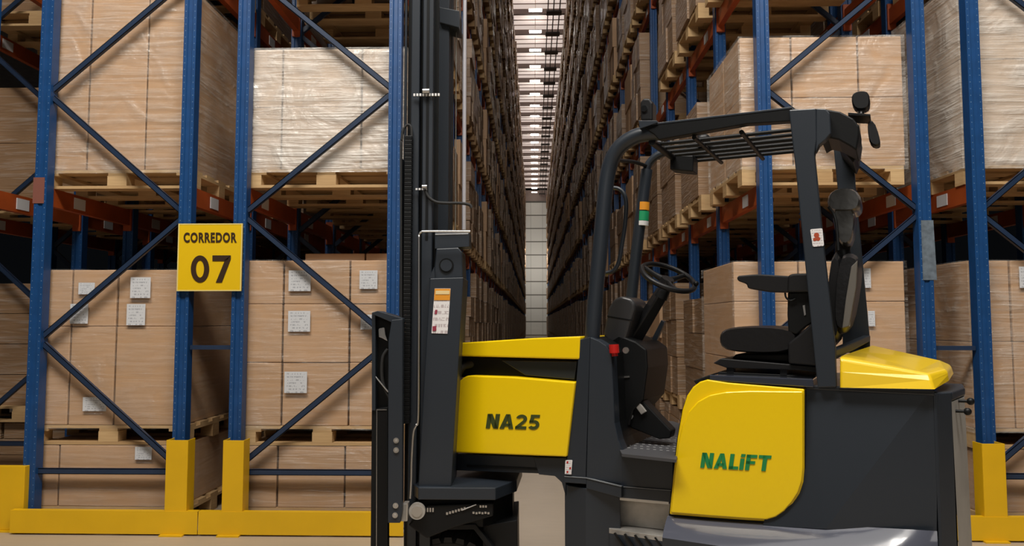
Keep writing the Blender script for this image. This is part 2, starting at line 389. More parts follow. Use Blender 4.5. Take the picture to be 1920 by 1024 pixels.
def brace_mb(a, b):
    a = Vector(a); b = Vector(b); d = (b-a).normalized(); n = Vector((-d.z, 0, d.x))
    m = MB(); w_ = 0.021
    m.prism([a+n*w_, a-n*w_, b-n*w_, b+n*w_], (0, 0.006, 0))
    for s_ in (1, -1): m.prism([a+n*w_*s_, a+n*(w_-0.005)*s_, b+n*(w_-0.005)*s_, b+n*w_*s_], (0, 0.030, 0))
    return m
def post_mb(h):
    p = [(-.047,0),(-.047,.085),(-.032,.085),(-.032,.07),(-.040,.07),(-.040,.012),(-.02,.008),(-.016,.018),(.016,.018),(.02,.008),(.040,.012),(.040,.07),(.032,.07),(.032,.085),(.047,.085),(.047,0),(.020,0),(.014,.010),(-.014,.010),(-.02,0)]
    return MB().prism([(x, y_, 0.0) for x, y_ in p], (0, 0, h))
def make_frame(xl, xr, phase, detail, y):
    f = empty('upright_frame', ((xl+xr)/2, y, 0)); kids = []
    for x in (xl, xr):
        o = post_mb(HR).build('post', M['blue'], None, (0,0,0)); o.parent = f; o.location = (x-(xl+xr)/2, 0, 0); kids.append(o)
        q = MB().box((-.08, -.03, 0), (.08, .12, .008)); q = q.build('foot_plate', M['brace'], None, (0,0,0)); q.parent = f; q.location = (x-(xl+xr)/2, 0, 0); kids.append(q)
    hw = (xr-xl)/2 - 0.045
    z = 0.45; side = -1 if phase == 0 else 1; allb = MB()
    segs = [((-hw, 0.03, 0.42), (hw, 0.03, 0.42))]
    while z + 0.935 < HR:
        segs.append(((side*hw, 0.03, z+0.03), (-side*hw, 0.03, z+0.905))); z += 0.935; side = -side
    for a, b in segs:
        if detail and a[2] < 5.5:
            bm_ = brace_mb(a, b); o = bm_.build('brace', M['brace'], None, (0,0,0)); o.parent = f; kids.append(o)
        else:
            bb = brace_mb(a, b); allb.add(bb.v, bb.f)
    if allb.f:
        o = allb.build('upper_bracing' if detail else 'bracing', M['brace'], None, (0,0,0)); o.parent = f; kids.append(o)
    return f, kids
NB = {'L1': 68, 'R1': 68, 'L2': 7, 'R2': 7, 'L3': 6}
frames_far = 0
for r, (xl, xr, ph, words) in ROW.items():
    base = None
    for i in range(NB[r]+1):
        y = YF + i*BAY
        if i == 0: f, k = make_frame(xl, xr, ph, True, y)
        elif base is None: base = make_frame(xl, xr, ph, False, y); f = base[0]
        else: f = copy_tree(base[0], [(c, []) for c in base[1]], ((xl+xr)/2, y, 0))
        if i == 0: tag(f, f'braced blue steel upright frame at the front end of the {words}', 'rack frame', 'blue upright frames')
        elif i < 16: tag(f, f'blue steel upright frame of the {words}, {ORD[i]} behind its front end', 'rack frame', 'blue upright frames')
        else: tag(f, f'distant blue upright frame deep along the {words}', 'rack frame', f'distant frames of the {words}')
o = MB().box((P['1']-.055, YF-.004, ZP(379, YF)), (P['1']+.03, YF-.0005, ZP(330, YF))).build('connector_plate', mat('worn_orange_plate', (0.20, 0.07, 0.05), 0.6), None, (P['1'], YF, 2.5))
tag(o, 'worn reddish connector plate on the leftmost blue post at beam height', 'connector plate')
# patch sleeve on one post
o = MB().prism([AY(1727, 413, YF-.004), AY(1750, 413, YF-.004), AY(1757, 525, YF-.004), AY(1731, 525, YF-.004)], (0, .004, 0)).build('post_sleeve', mat('scuffed_grey_wrap', (0.12, 0.15, 0.18), 0.6, var=0.3, vscale=30), None, (0,0,0))
tag(o, 'scuffed grey sleeve around the right post of the front frame, right of the truck seat', 'sleeve')

# beams
beamF = {}
def beam_mesh():
    e = empty('shelf_beam', (0,0,0)); ks = []
    L_ = BAY
    ks.append(MB().box((-.025, .045, -.14), (.025, L_-.045, 0)).build('beam_body', M['orange'], e))
    for y_ in (-.004, L_-.05): ks.append(MB().box((-.036, y_+.0, -.19), (.036, y_+.054, .05)).build('connector', M['orange'], e))
    return e, ks
B0, BK = beam_mesh()
bl_mesh = MB().box((-.030, .35, -.115), (.030, .50, -.025)).build('price_label', M['paper'], B0); BK.append(bl_mesh)
first = True; nb = 0; stuff_b = MB()
cand = []
for r, (xl, xr, ph, words) in ROW.items():
    for i in range(NB[r]):
        for lv, z in enumerate(ZL):
            y = YF + .03 + i*BAY
            for sd, x in (('left', xl), ('right', xr)):
                if not in_view(x, y+BAY, z-.15, z, 0.3): continue
                hid = (r == 'L1' and sd == 'left' and i > 14) or (r == 'R1' and sd == 'right' and i > 14)
                if hid: continue
                inner = (r in ('L1',) and sd == 'right') or (r == 'R1' and sd == 'left')
                cand.append((y - (3 if inner else 0), x, y, z, r, lv, i, sd, words, inner))
cand.sort(key=lambda c: c[0])
for n, (_, x, y, z, r, lv, i, sd, words, inner) in enumerate(cand):
    if n < 296:
        if first: o = B0; o.location = (x, y, z); first = False
        else: o = copy_tree(B0, [(k, []) for k in BK], (x, y, z))
        if i < 16: tag(o, f'orange beam, {sd} side of the {words}, {ORD[lv]} level, {ORD[i]} bay back', 'shelf beam', 'orange shelf beams')
        else: tag(o, f'distant orange beam deep in the {words}, {ORD[lv]} level', 'shelf beam', f'distant beams of the {words}, {ORD[lv]} level')
    else:
        stuff_b.box((x-.025, y+.02, z-.14), (x+.025, y+BAY-.02, z))
if stuff_b.f: tag(stuff_b.build('distant_beams', M['orange']), 'rows of distant orange shelf beams far down the aisle', 'shelf beams', kind='stuff')

# ------------------------------------------------------------------ pallets
PW = 1.20; PD = 1.04
def pallet_parts(w_, d_):
    top = MB(); n = 5
    bw = 0.145; 
    for k in range(n):
        y0 = -d_/2 + k*(d_-bw)/(n-1); top.box((-w_/2, y0, .122), (w_/2, y0+bw, .144))
    for xk in (-w_/2, -.07, w_/2-.14): top.box((xk, -d_/2, .100), (xk+.14, d_/2, .1215))
    blk = []
    for xk, bw_ in ((-w_/2, .10), (-.075, .15), (w_/2-.10, .10)):
        for yk in (-d_/2, -.06, d_/2-.12):
            blk.append(MB().box((xk, yk, .022), (xk+bw_, yk+.12, .0995)))
    bot = MB()
    for yk in (-d_/2, -.06, d_/2-.12): bot.box((-w_/2, yk, 0), (w_/2, yk+.12, .0215))
    return top, blk, bot
def make_pallet(m):
    e = empty('pallet', (0,0,0)); t_, bl, bo = pallet_parts(PW, PD); k = [t_.build('top_deck', m, e)]
    k += [q.build('block', m, e) for q in bl]; k.append(bo.build('bottom_boards', m, e)); return e, k
PAL = {}
def pallet_single(m):
    t_, bl, bo = pallet_parts(PW, PD); a = MB(); a.add(t_.v, t_.f); a.add(bo.v, bo.f)
    for q in bl: a.add(q.v, q.f)
    return a.build('pallet', m, None, (0,0,0))
pal_new, pal_kids = make_pallet(M['wood']); pal_used = False
pal_s = [pallet_single(M['wood']), pallet_single(M['wood_old'])]; ps_used = [False, False]
def put_pallet(x, y, z, label, group, detail, rnd):
    global pal_used
    if detail:
        if not pal_used: o = pal_new; o.location = (x, y, z); pal_used = True
        else: o = copy_tree(pal_new, [(k, []) for k in pal_kids], (x, y, z))
    else:
        q = 0 if rnd < .5 else 1
        if not ps_used[q]: o = pal_s[q]; o.location = (x, y, z); ps_used[q] = True
        else: o = pal_s[q].copy(); C.objects.link(o); o.location = (x, y, z)
    return tag(o, label, 'pallet', group)

# ------------------------------------------------------------------ loads in the depth of the racks
def load_mb(seed, w_, d_, h):
    rr = random.Random(seed); m = MB(); nz = rr.choice([2, 3, 4]); nx = rr.choice([2, 3]); ny = rr.choice([2, 3, 2])
    g = .006
    for a in range(nx):
        for b in range(ny):
            for c in range(nz):
                if c == nz-1 and rr.random() < .06: continue
                jx = rr.uniform(-.016, .016); jy = rr.uniform(-.005, .005)
                m.box((-w_/2+a*w_/nx+g+jx, -d_/2+b*d_/ny+g+jy, c*h/nz+(.004 if c else .0)), (-w_/2+(a+1)*w_/nx-g+jx, -d_/2+(b+1)*d_/ny-g+jy, (c+1)*h/nz-.002))
    return m
LV = []
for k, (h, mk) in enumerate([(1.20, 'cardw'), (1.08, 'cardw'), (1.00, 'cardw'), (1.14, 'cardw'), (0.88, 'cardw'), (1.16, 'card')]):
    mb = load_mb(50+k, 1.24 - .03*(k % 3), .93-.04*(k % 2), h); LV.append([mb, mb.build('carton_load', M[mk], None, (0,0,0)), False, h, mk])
LVT = []
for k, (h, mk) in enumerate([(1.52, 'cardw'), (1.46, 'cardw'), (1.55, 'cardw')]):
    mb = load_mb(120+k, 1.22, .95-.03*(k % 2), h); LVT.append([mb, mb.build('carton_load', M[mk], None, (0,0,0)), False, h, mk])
LVL = []
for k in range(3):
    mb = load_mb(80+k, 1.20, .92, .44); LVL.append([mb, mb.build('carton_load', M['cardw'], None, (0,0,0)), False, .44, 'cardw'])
def put_load(V, x, y, z, label, group):
    if not V[2]: o = V[1]; V[2] = True
    else: o = V[1].copy(); C.objects.link(o)
    o.location = (x, y, z); o.rotation_euler = (0, 0, random.uniform(-.012, .012))
    return tag(o, label, 'carton load', group)
lc = []
for r, (xl, xr, ph, words) in ROW.items():
    for i in range(NB[r]):
        near = i == 0
        x = (xl+xr)/2 + {'L1': .10, 'R1': -.12}.get(r, 0) + random.uniform(-.02, .02); y = YF + .10 + .54 + i*BAY + random.uniform(-.02, .02)
        spots = [(-2, 0.0), (-1, 0.60)] + list(enumerate(ZL))
        for lv, z in spots:
            if near and lv <= 0: continue
            if not in_view(x, y+.5, z, z+1.4, 0.5): continue
            if r in ('L2', 'R2', 'L3') and lv > 4: continue
            if r == 'L1' and lv == 0 and i == 1: pass
            rnd = random.random()
            if r == 'L3' and i < 1: continue
            if rnd > 0.965 and lv >= 0: continue       # an empty slot
            lc.append((y, x, z, lv, r, i, words, rnd, random.randrange(6)))
lc.sort(key=lambda c: c[0])
st_l = {'cardw': MB(), 'card': MB()}; st_p = MB(); tm = pallet_parts(PW, PD)
ALLP = MB()
for q in [tm[0], tm[2]] + tm[1]: ALLP.add(q.v, q.f)
def merge(dst, src, off):
    b = len(dst.v); off = Vector(off); dst.v += [v+off for v in src.v]; dst.f += [tuple(b+i for i in f) for f in src.f]; dst.sm += [False]*len(src.f)
def lvword(lv): return 'at floor level' if lv == -2 else 'on the lowest load' if lv == -1 else f'{ORD[lv]} beam level'
TONE = {'cardw': 'film-wrapped brown', 'card': 'plain tan'}
for n, (y, x, z, lv, r, i, words, rnd, vi) in enumerate(lc):
    V = LVL[vi % 3] if lv == -2 else LV[vi]
    if r == 'R1' and lv == 0 and 1 <= i <= 3: V = LV[4]
    if lv == -1 and i > 4: V = LVT[vi % 3]
    if n < 280:
        if i < 16:
            lab = f'{TONE[V[4]]} carton load, {words}, {lvword(lv)}, {ORD[i]} bay back'; plab = f'wooden pallet, {words}, {lvword(lv)}, {ORD[i]} bay back'
            gl = 'carton loads in the racks'; gp = 'pallets in the racks'
        else:
            lab = f'distant {TONE[V[4]]} carton load deep in the {words}, {lvword(lv)}'; plab = f'distant pallet deep in the {words}, {lvword(lv)}'
            gl = f'distant {TONE[V[4]]} loads, {words}, {lvword(lv)}'; gp = f'distant pallets, {words}, {lvword(lv)}'
        put_load(V, x, y, z+.1445, lab, gl)
        put_pallet(x, y, z, plab, gp, i < 3 and lv < 2, rnd)
    else:
        merge(st_l[V[4]], V[0], (x, y, z+.1445)); merge(st_p, ALLP, (x, y, z))
for k, nm in (('cardw', 'distant_wrapped_loads'), ('card', 'distant_plain_loads')):
    if st_l[k].f: tag(st_l[k].build(nm, M[k]), f'mass of distant {TONE[k]} carton loads far along the aisle racks', 'carton loads', kind='stuff')
tag(st_p.build('distant_pallets', M['wood_old']), 'mass of distant wooden pallets far along the aisle racks', 'pallets', kind='stuff')

# ------------------------------------------------------------------ the loads at the front ends, carton by carton
YL = 5.70
def near_load(label, x0, x1, z0, rows, cols, depth=1.02, film=None, stickers=(), cm='card', split=1, back_extra=0.0, grp='wrapped loads at the rack ends', sag=0.0):
    """rows: list of row top z; cols: list of seam x; stickers: px rectangles on the front"""
    e = empty('carton_load', ((x0+x1)/2, YL+depth/2, z0))
    xs = [x0] + list(cols) + [x1]; zs = [z0+.0005] + list(rows); g = .004
    dy = depth/split
    for s_ in range(split):
        for a in range(len(xs)-1):
            for b in range(len(zs)-1):
                zt = zs[b+1]
                if s_ and b == len(zs)-2: zt += back_extra if a else 0
                jy = random.uniform(0, .008) if not s_ else 0
                m = MB().box((xs[a]+g*1.6, YL+jy+s_*dy+g, zs[b]+(.001 if b else 0)), (xs[a+1]-g*1.6, YL+(s_+1)*dy-g, zt-.002))
                m.build('carton', M[cm], e, bevel=.006, seg=2)
    for (a, b, c, d) in stickers:
        p0 = AY(a, d, YL-.016); p1 = AY(c, b, YL-.016)
        MB().box((p0.x, YL-.0185, p0.z), (p1.x, YL-.016, p1.z)).build('shipping_label', M['paper'], e)['label'] = 'white printed paper label'
    if film:
        m = MB(); top = zs[-1]+.004; o_ = .010
        # four walls wrapped around, finely rippled
        def wall(a, b, n=26, nz=22):
            a = Vector(a); b = Vector(b); nn = (b-a).cross(Vector((0,0,1))).normalized(); vs = []; fs = []
            for j in range(nz+1):
                for i in range(n+1):
                    t = i/n; z = z0-.03+(top-z0+.03)*j/nz
                    p = a.lerp(b, t); k = noise.noise(Vector((p.x*2.3+x0*9, p.y*2.3, z*7)))*.007
                    if i in (0, n): k = 0
                    vs.append(Vector((p.x, p.y, z)) + nn*k)
            for j in range(nz):
                for i in range(n):
                    q = j*(n+1)+i; fs.append((q, q+1, q+n+2, q+n+1))
            m.add(vs, fs, True)
        c0 = (x0-o_, YL-o_, 0); c1 = (x1+o_, YL-o_, 0); c2 = (x1+o_, YL+depth+o_, 0); c3 = (x0-o_, YL+depth+o_, 0)
        wall(c0, c1); wall(c1, c2, 10); wall(c2, c3, 6, 6); wall(c3, c0, 10)
        m.build('stretch_wrap', M[film], e)['label'] = 'clear crinkled stretch film'
    return tag(e, label, 'carton load', grp)
X = lambda px: XP(px, YL); Z = lambda py: ZP(py, YL)
ZP1 = .6905
# far left rack
near_load('short carton layer on the floor pallet of the far left rack end', X(66), X(349), .1445, [.598], [X(120)], film='film', stickers=[(253,838,285,862)])
near_load('three-column tan carton stack with five labels at the far left rack end', X(75), X(348), .7455, [Z(612), Z(505)], [X(133), X(218)], film='film',
          stickers=[(131,570,166,607),(147,530,178,552),(244,520,283,559),(237,570,273,610),(155,745,200,771)])
near_load('tall film-wrapped carton load above the yellow aisle sign, far left rack', X(88), X(350), 2.6845, [4.10], [X(150), X(261)], film='film_mid')
# left aisle rack
near_load('short carton layer on the floor pallet of the left aisle rack end', X(455), X(752), .1445, [.598], [X(525), X(650)], film='film')
near_load('tan carton stack with white labels beside the mast, left aisle rack end', X(462), X(752), .7455, [Z(680), Z(570), Z(488)], [X(530), X(655)], film='film', split=2, back_extra=.10,
          stickers=[(541,507,583,546),(540,583,582,622),(533,697,576,737),(674,507,708,542),(676,590,712,618)])
near_load('whitish film-wrapped two-layer load beside the mast, left aisle rack', X(463), X(757), 2.6845, [Z(200), Z(91)], [X(520), X(672)], film='film_milky', cm='cardp')
# right aisle rack
near_load('short carton layer on the floor pallet of the right aisle rack end', X(1392), X(1703), .1445, [.598], [X(1495), X(1600)], film='film')
near_load('scuffed tan carton stack behind the truck seat, right aisle rack end', X(1376), X(1700), .7455, [1.25, Z(566), Z(492)], [X(1500), X(1610)], film='film', stickers=[(1620,503,1632,540),(1628,583,1640,612)])
near_load('film-wrapped two-layer load above the truck roof, right aisle rack', X(1396), X(1710), 2.6845, [Z(190), Z(78)], [X(1496), X(1624)], film='film_mid', split=2)
# far right rack
near_load('short carton layer on the floor pallet of the far right rack end', X(1822), X(2120), .1445, [.598], [X(1930)], film='film')
near_load('film-wrapped carton stack at the far right rack end by yellow post', X(1818), X(2120), .7455, [Z(640), Z(491)], [X(1898), X(2000)], film='film_mid', stickers=[(1912,500,1940,540)])
near_load('whitish film-wrapped load at upper right edge, far right rack', X(1818), X(2120), 2.6845, [Z(122), 4.10], [X(1990)], film='film_milky', split=2, cm='cardp')
PX = {'L2': ((X(70)+X(350))/2, 'far left rack end'), 'L1': ((X(463)+X(752))/2, 'left aisle rack end'), 'R1': ((X(1396)+X(1706))/2, 'right aisle rack end'), 'R2': (X(1818)+.60, 'far right rack end')}
for r, (x, w_) in PX.items():
    put_pallet(x, YL+.525, 0, f'wooden pallet on the floor behind the yellow rail, {w_}', 'front end pallets', True, 0)
    put_pallet(x, YL+.525, .60, f'pale wooden pallet between two carton layers, {w_}', 'front end pallets', True, 0)
    put_pallet(x, YL+.525, 2.54, f'pale wooden pallet on the lowest orange beams, {w_}', 'front end pallets', True, 0)

# ------------------------------------------------------------------ barriers at the rack ends
YG = 5.46
def barrier(label, xa, xb, guards, h=.172, grp='yellow steel barriers at the rack ends'):
    e = empty('rack_end_barrier', ((xa+xb)/2, YG, 0))
    m = MB().prism([(xa, YG, .012), (xa, YG, h), (xa, YG+.05, h), (xa, YG+.05, h-.006), (xa, YG+.006, h-.006), (xa, YG+.006, .018), (xa, YG+.05, .018), (xa, YG+.05, .012)], (xb-xa, 0, 0))
    m.build('rail', M['yellow'], e)
    for (a, b) in guards:
        q = MB(); z1 = ZP(827, YG); t = .006
        q.box((a, YG+.006, h-.03), (b, YG+.006+t, z1)); q.box((a, YG+.012, h-.03), (a+t, YG+.125, z1)); q.box((b-t, YG+.012, h-.03), (b, YG+.125, z1))
        q.build('post_guard', M['yellow'], e, bevel=.002)
        MB().box((a-.02, YG-.03, 0), (b-.01, YG+.12, .0115)).build('foot_plate', M['yellow'], e)
    return tag(e, label, 'barrier', grp)
G = lambda px: XP(px, YG, 900)
barrier('low yellow barrier rail at lower left with one yellow post guard', G(22), G(372), [(G(309), G(350))])
barrier('low yellow barrier rail ending behind the mast, with yellow post guard', G(373.5), G(757), [(G(416), G(455))])
barrier('low yellow barrier rail at lower right with one yellow post guard', G(1418), G(2150), [(G(1845), G(1888))])
e = empty('rack_end_barrier', (G(0), YG, 0))
MB().box((G(-320), YG+.075, .012), (G(33), YG+.13, ZP(878, YG+.07))).build('rail', M['yellow'], e, bevel=.003)
MB().box((G(-40), YG+.05, 0), (G(22), YG+.14, .0115)).build('foot_plate', M['yellow'], e)
tag(e, 'tall solid yellow barrier plate at the bottom left edge of the picture', 'barrier', 'yellow steel barriers at the rack ends')
# spacers between back-to-back racks
for a, b, wds in (('2', '3', 'between the far left and left aisle racks'), ('B', 'C', 'between the right aisle and far right racks')):
    o = MB().box((P[a]+.053, YF+.03, ZP(656, YF)), (P[b]-.053, YF+.06, ZP(648, YF))).build('row_spacer', M['brace'], None, (P[a], YF, 1.3))
    tag(o, f'thin dark steel spacer bar {wds}', 'spacer bar', 'row spacers')

# ------------------------------------------------------------------ lettering
def glyphs(txt, offset=0.0, space=1.0, res=6):
    cu = bpy.data.curves.new('lettering', 'FONT'); cu.body = txt; cu.size = 1; cu.offset = offset; cu.space_character = space; cu.resolution_u = res
    o = bpy.data.objects.new('tmp', cu); C.objects.link(o)
    dg = bpy.context.evaluated_depsgraph_get(); me = bpy.data.meshes.new_from_object(o.evaluated_get(dg))
    vs = [v.co.copy() for v in me.vertices]; fs = [tuple(p.vertices) for p in me.polygons]
    bpy.data.objects.remove(o); bpy.data.curves.remove(cu); bpy.data.meshes.remove(me)
    return vs, fs
def put_text(txt, p00, p10, p01, nrm, m, parent, offset=0.0, space=1.0, shear=0.0, name='lettering', th=.0015):
    vs, fs = glyphs(txt, offset, space)
    return put_shape(vs, fs, p00, p10, p01, nrm, m, parent, shear, name, th)
def put_shape(vs, fs, p00, p10, p01, nrm, m, parent, shear=0.0, name='lettering', th=.0015):
    y0 = min(v.y for v in vs); y1 = max(v.y for v in vs)
    sx = [v.x + shear*(v.y-y0) for v in vs]; x0 = min(sx); x1 = max(sx)
    ex = p10-p00; ey = p01-p00; q = [p00 + ex*((a-x0)/(x1-x0)) + ey*((v.y-y0)/(y1-y0)) for a, v in zip(sx, vs)]
    mb = MB(); n = len(q); nrm = Vector(nrm).normalized()*th
    mb.add([v+nrm for v in q], fs)
    o = mb.build(name, m, parent); s = o.modifiers.new('solid', 'SOLIDIFY'); s.thickness = th*.9; s.offset = 0
    return o
def strokes(lst):
    """bold letters from convex polygons: list of polygons in a unit frame"""
    vs = []; fs = []
    for poly in lst:
        b = len(vs); vs += [Vector((x, y_, 0)) for x, y_ in poly]; fs.append(tuple(range(b, b+len(poly))))
    return vs, fs
def bar(x0, y0, x1, y1): return [(x0,y0),(x1,y0),(x1,y1),(x0,y1)]
def Lt(ch, x):
    t = .265
    sh = lambda ps: [[(a+x, b) for a, b in p] for p in ps]
    if ch == 'N': return sh([bar(0,0,t,1), bar(.78-t,0,.78,1), [(0.0,1),(t+.04,1),(.78,0),(.78-t-.04,0)]]), .78
    if ch == 'A': return sh([[(0,0),(t+.02,0),(.52,1),(.30,1)], [(.86-t-.02,0),(.86,0),(.56,1),(.34,1)], bar(.2,.17,.66,.36)]), .86
    if ch == 'L': return sh([bar(0,0,t,1), bar(0,0,.6,.2)]), .60
    if ch == 'i': return sh([bar(0,0,t,.72), [(0.0,.82),(t,.82),(t+.03,1.02),(.02,1.02)]]), t
    if ch == 'F': return sh([bar(0,0,t,1), bar(0,.8,.66,1), bar(0,.40,.58,.59)]), .66
    if ch == 'T': return sh([bar(.27,0,.27+t,1), bar(0,.8,.77,1)]), .77
def arc(cx, cy, rx, ry, a0, a1, t, n=10):
    out = []
    for k in range(n):
        p = a0+(a1-a0)*k/n; q = a0+(a1-a0)*(k+1)/n
        out.append([(cx+(rx-t)*math.cos(p), cy+(ry-t)*math.sin(p)), (cx+rx*math.cos(p), cy+ry*math.sin(p)), (cx+rx*math.cos(q), cy+ry*math.sin(q)), (cx+(rx-t)*math.cos(q), cy+(ry-t)*math.sin(q))])
    return out
def D2(x):
    ps = arc(.34, .69, .34, .31, math.radians(165), math.radians(-35), .21) + [[(.03,.0),(.03,.17),(.47,.62),(.62,.50),(.25,.12)], bar(.03,0,.70,.2)]
    return [[(a+x, b) for a, b in p] for p in ps], .70
def D5(x):
    ps = [bar(.1,.8,.64,1), [(.1,.8),(.32,.8),(.29,.48),(.06,.48)], bar(.06,.44,.36,.62)] + arc(.34, .32, .34, .32, math.radians(88), math.radians(-150), .20, 14)
    return [[(a+x, b) for a, b in p] for p in ps], .68
def word(chars, gap=.10):
    ps = []; x = 0
    for c in chars:
        p, w_ = D2(x) if c == '2' else D5(x) if c == '5' else Lt(c, x)
        ps += p; x += w_ + gap*(1.0 if c != 'L' else .7)
    return strokes(ps)

# ------------------------------------------------------------------ aisle sign
YS = YF - .035
sg = empty('aisle_sign', (XP(393, YS), YS, ZP(482, YS)))
a = AY(331, 546, YS); b = AY(455, 419, YS)
MB().box((a.x, YS, a.z), (b.x, YS+.012, b.z)).build('board', M['signyel'], sg, bevel=.002)
mm = MB()
for q in ((a.x, a.z, b.x, a.z+.008), (a.x, b.z-.008, b.x, b.z), (a.x, a.z+.008, a.x+.008, b.z-.008), (b.x-.008, a.z+.008, b.x, b.z-.008)):
    mm.box((q[0], YS-.0015, q[1]), (q[2], YS, q[3]))
mm.build('edge_trim', M['signedge'], sg)
def yplane(px0, py0, px1, py1, Y): return AY(px0, py1, Y), AY(px1, py1, Y), AY(px0, py0, Y)
put_text('CORREDOR', *yplane(344.5, 436, 444, 455, YS-.002), (0,-1,0), M['ink'], sg, offset=.036, space=1.16)
z0_ = strokes([[(a_*1.0, b_) for a_, b_ in p] for p in arc(.33, .5, .33, .5, 0, 2*PI, .185, 36)])
put_shape(*z0_, *yplane(358, 479, 392.5, 530, YS-.002), (0,-1,0), M['ink'], sg)
s7 = strokes([[(0,.79),(.5,.79),(.66,1),(0,1)], [(.66,1),(.42,.82),(.66,.86)], [(.44,.80),(.66,.86),(.66,.86),(.34,.0),(.12,.0)]])
put_shape(*s7, *yplane(398.5, 479, 433, 530, YS-.002), (0,-1,0), M['ink'], sg)
MB().box((b.x-.10, YS+.012, a.z+.05), (b.x-.02, YS+.035, b.z-.05)).build('bracket', M['steel'], sg)
tag(sg, 'square yellow aisle sign reading CORREDOR 07 fixed across two blue posts', 'sign')

# ------------------------------------------------------------------ articulated forklift truck
tk = empty('forklift_truck', (T0.x, T0.y, 0), -ALPHA)
tag(tk, 'yellow and dark grey narrow-aisle forklift truck parked in front of the racks', 'forklift')
def plate(name, px, v0, v1, m, bevel=.003, seg=2, parent=None):
    return MB().prism([TV(x, y, v0) for x, y in px], VD*(v1-v0)).build(name, M[m] if isinstance(m, str) else m, parent or tk, bevel=bevel, seg=seg)
def rnd(px, idx, r, n=6):
    """round the corners idx of a pixel polygon by radius r"""
    out = []
    for i, p in enumerate(px):
        if i not in idx: out.append(p); continue
        rr = idx[i] if isinstance(idx, dict) else r
        a = Vector((*px[i-1], 0)); b = Vector((*p, 0)); c = Vector((*px[(i+1) % len(px)], 0))
        p0 = b+(a-b).normalized()*min(rr, (a-b).length*.48); p1 = b+(c-b).normalized()*min(rr, (c-b).length*.48)
        for k in range(n+1):
            t = k/n; q = p0*(1-t)**2 + b*2*t*(1-t) + p1*t*t; out.append((q.x, q.y))
    return out
NT = -VD
# --- rear body
# sculpted dark flank: upper field leans slightly up, crease runs from rear top to front bottom
zb = .13
def down(p, z): q = Vector(p); q.z = z; return q
A_ = TV(1509, 729, .036); B_ = TV(1738, 741, .036); C_ = TV(1548, 992, -.024); D_ = TV(1430, 986, -.018); E_ = TV(1757, 1024, .032); F_ = TV(1757, 741, .034)
body = MB()
# main block under the panel and flank
zt = TV(1509, 729, .06).z
zt = TV(1509, 729, .06).z
fr_ = [TV(1262, 966, .06), TV(1270, 880, .06), TV(1288, 775, .06), TV(1302, 738, .06), TV(1318, 722, .06)]
lo = down(TV(1262, 966, .06), zb); fr_[-1].z = min(fr_[-1].z, zt-.004)
e0 = TV(1757, 900, .06)
body.prism([lo]+fr_+[down(TV(1509, 729, .06), zt-.004), down(e0, zt-.004), down(e0, zb)], VD*.86)
body.build('rear_body', M['slate'], tk, bevel=.006)
fl = MB(); z_s = C_.z
Eb = down(E_, z_s)
depth_ = VD*.07
fl.add([A_, B_, C_, D_, F_, Eb, A_+depth_, B_+depth_, F_+depth_, Eb+depth_, D_+depth_],
       [(0,3,2,1), (1,2,5,4), (0,1,7,6), (1,4,8,7), (4,5,9,8), (0,6,10,3), (3,10,9,5,2)])
fl.build('side_flank', M['slate'], tk)
# top rim of the counterweight
plate('counterweight_lip', [(1509,722),(1752,731),(1752,742),(1509,730)], .028, .90, 'slate', .004)
# rounded rear corner
pl = [TV(1752, 800, .030), TV(1758, 800, .034), TV(1786, 800, .09), TV(1788, 800, .30), TV(1752, 800, .30)]
MB().prism([down(p, zb) for p in pl], (0,0, TV(1757, 739, .0).z-zb)).build('rear_corner_post', M['slate'], tk, bevel=.004)
# rear top shoulder, rounded
pts = [TV(1757, 740, .035), TV(1786, 738, .10), TV(1809, 722, .36), TV(1806, 712, .55), TV(1750, 712, .55), TV(1740, 731, .1)]
zc = TV(1786, 738, .09).z
MB().prism([down(p, zc-.03) for p in pts], (0,0,.036)).build('rear_shoulder', M['slate'], tk, bevel=.010, seg=4)
# grey rear panel
q = [TV(1784, 760, .092), TV(1809, 760, .34), TV(1809, 760, .42), TV(1784, 760, .42)]
lean = [Vector((UD.x, UD.y, 0))*.03]
ring0 = [down(p, zb)+UD*.012 for p in q]; ring1 = [down(p, zc-.032) for p in q]
MB().loft([ring0, ring1]).build('rear_panel', M['greypanel'], tk, bevel=.004)
for px, py, v in ((1800, 752, .22), (1794, 771, .16)):
    p = TV(px, py, v)
    MB().tube([p-UD*.01, p+UD*.03], .006).ball(p+UD*.035, .014).build('latch_knob', M['black'], tk)
# ledge/skirt: glossy sloping ledge below the flank, slate lightened to paint in its reflection
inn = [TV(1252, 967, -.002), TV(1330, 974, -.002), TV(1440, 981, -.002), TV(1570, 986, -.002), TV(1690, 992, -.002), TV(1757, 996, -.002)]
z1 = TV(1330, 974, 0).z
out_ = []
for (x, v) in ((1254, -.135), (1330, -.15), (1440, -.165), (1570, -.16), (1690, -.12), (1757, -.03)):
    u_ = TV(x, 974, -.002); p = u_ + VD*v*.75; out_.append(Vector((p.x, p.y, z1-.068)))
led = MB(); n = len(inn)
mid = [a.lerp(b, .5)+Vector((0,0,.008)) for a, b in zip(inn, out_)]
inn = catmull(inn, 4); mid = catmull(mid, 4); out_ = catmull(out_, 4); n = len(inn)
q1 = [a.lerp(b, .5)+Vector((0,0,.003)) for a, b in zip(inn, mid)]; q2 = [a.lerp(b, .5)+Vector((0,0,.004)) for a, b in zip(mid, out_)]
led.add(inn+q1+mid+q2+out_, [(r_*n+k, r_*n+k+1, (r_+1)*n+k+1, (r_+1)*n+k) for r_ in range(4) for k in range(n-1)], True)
led.build('skirt_ledge', mat('skirt_slate_painted_sheen', (0.075, 0.080, 0.105), 0.16, coat=1.0), tk)
sk = MB(); r0 = out_; r1 = [down(p, zb)+VD*.02 for p in out_]; bk = VD*.02
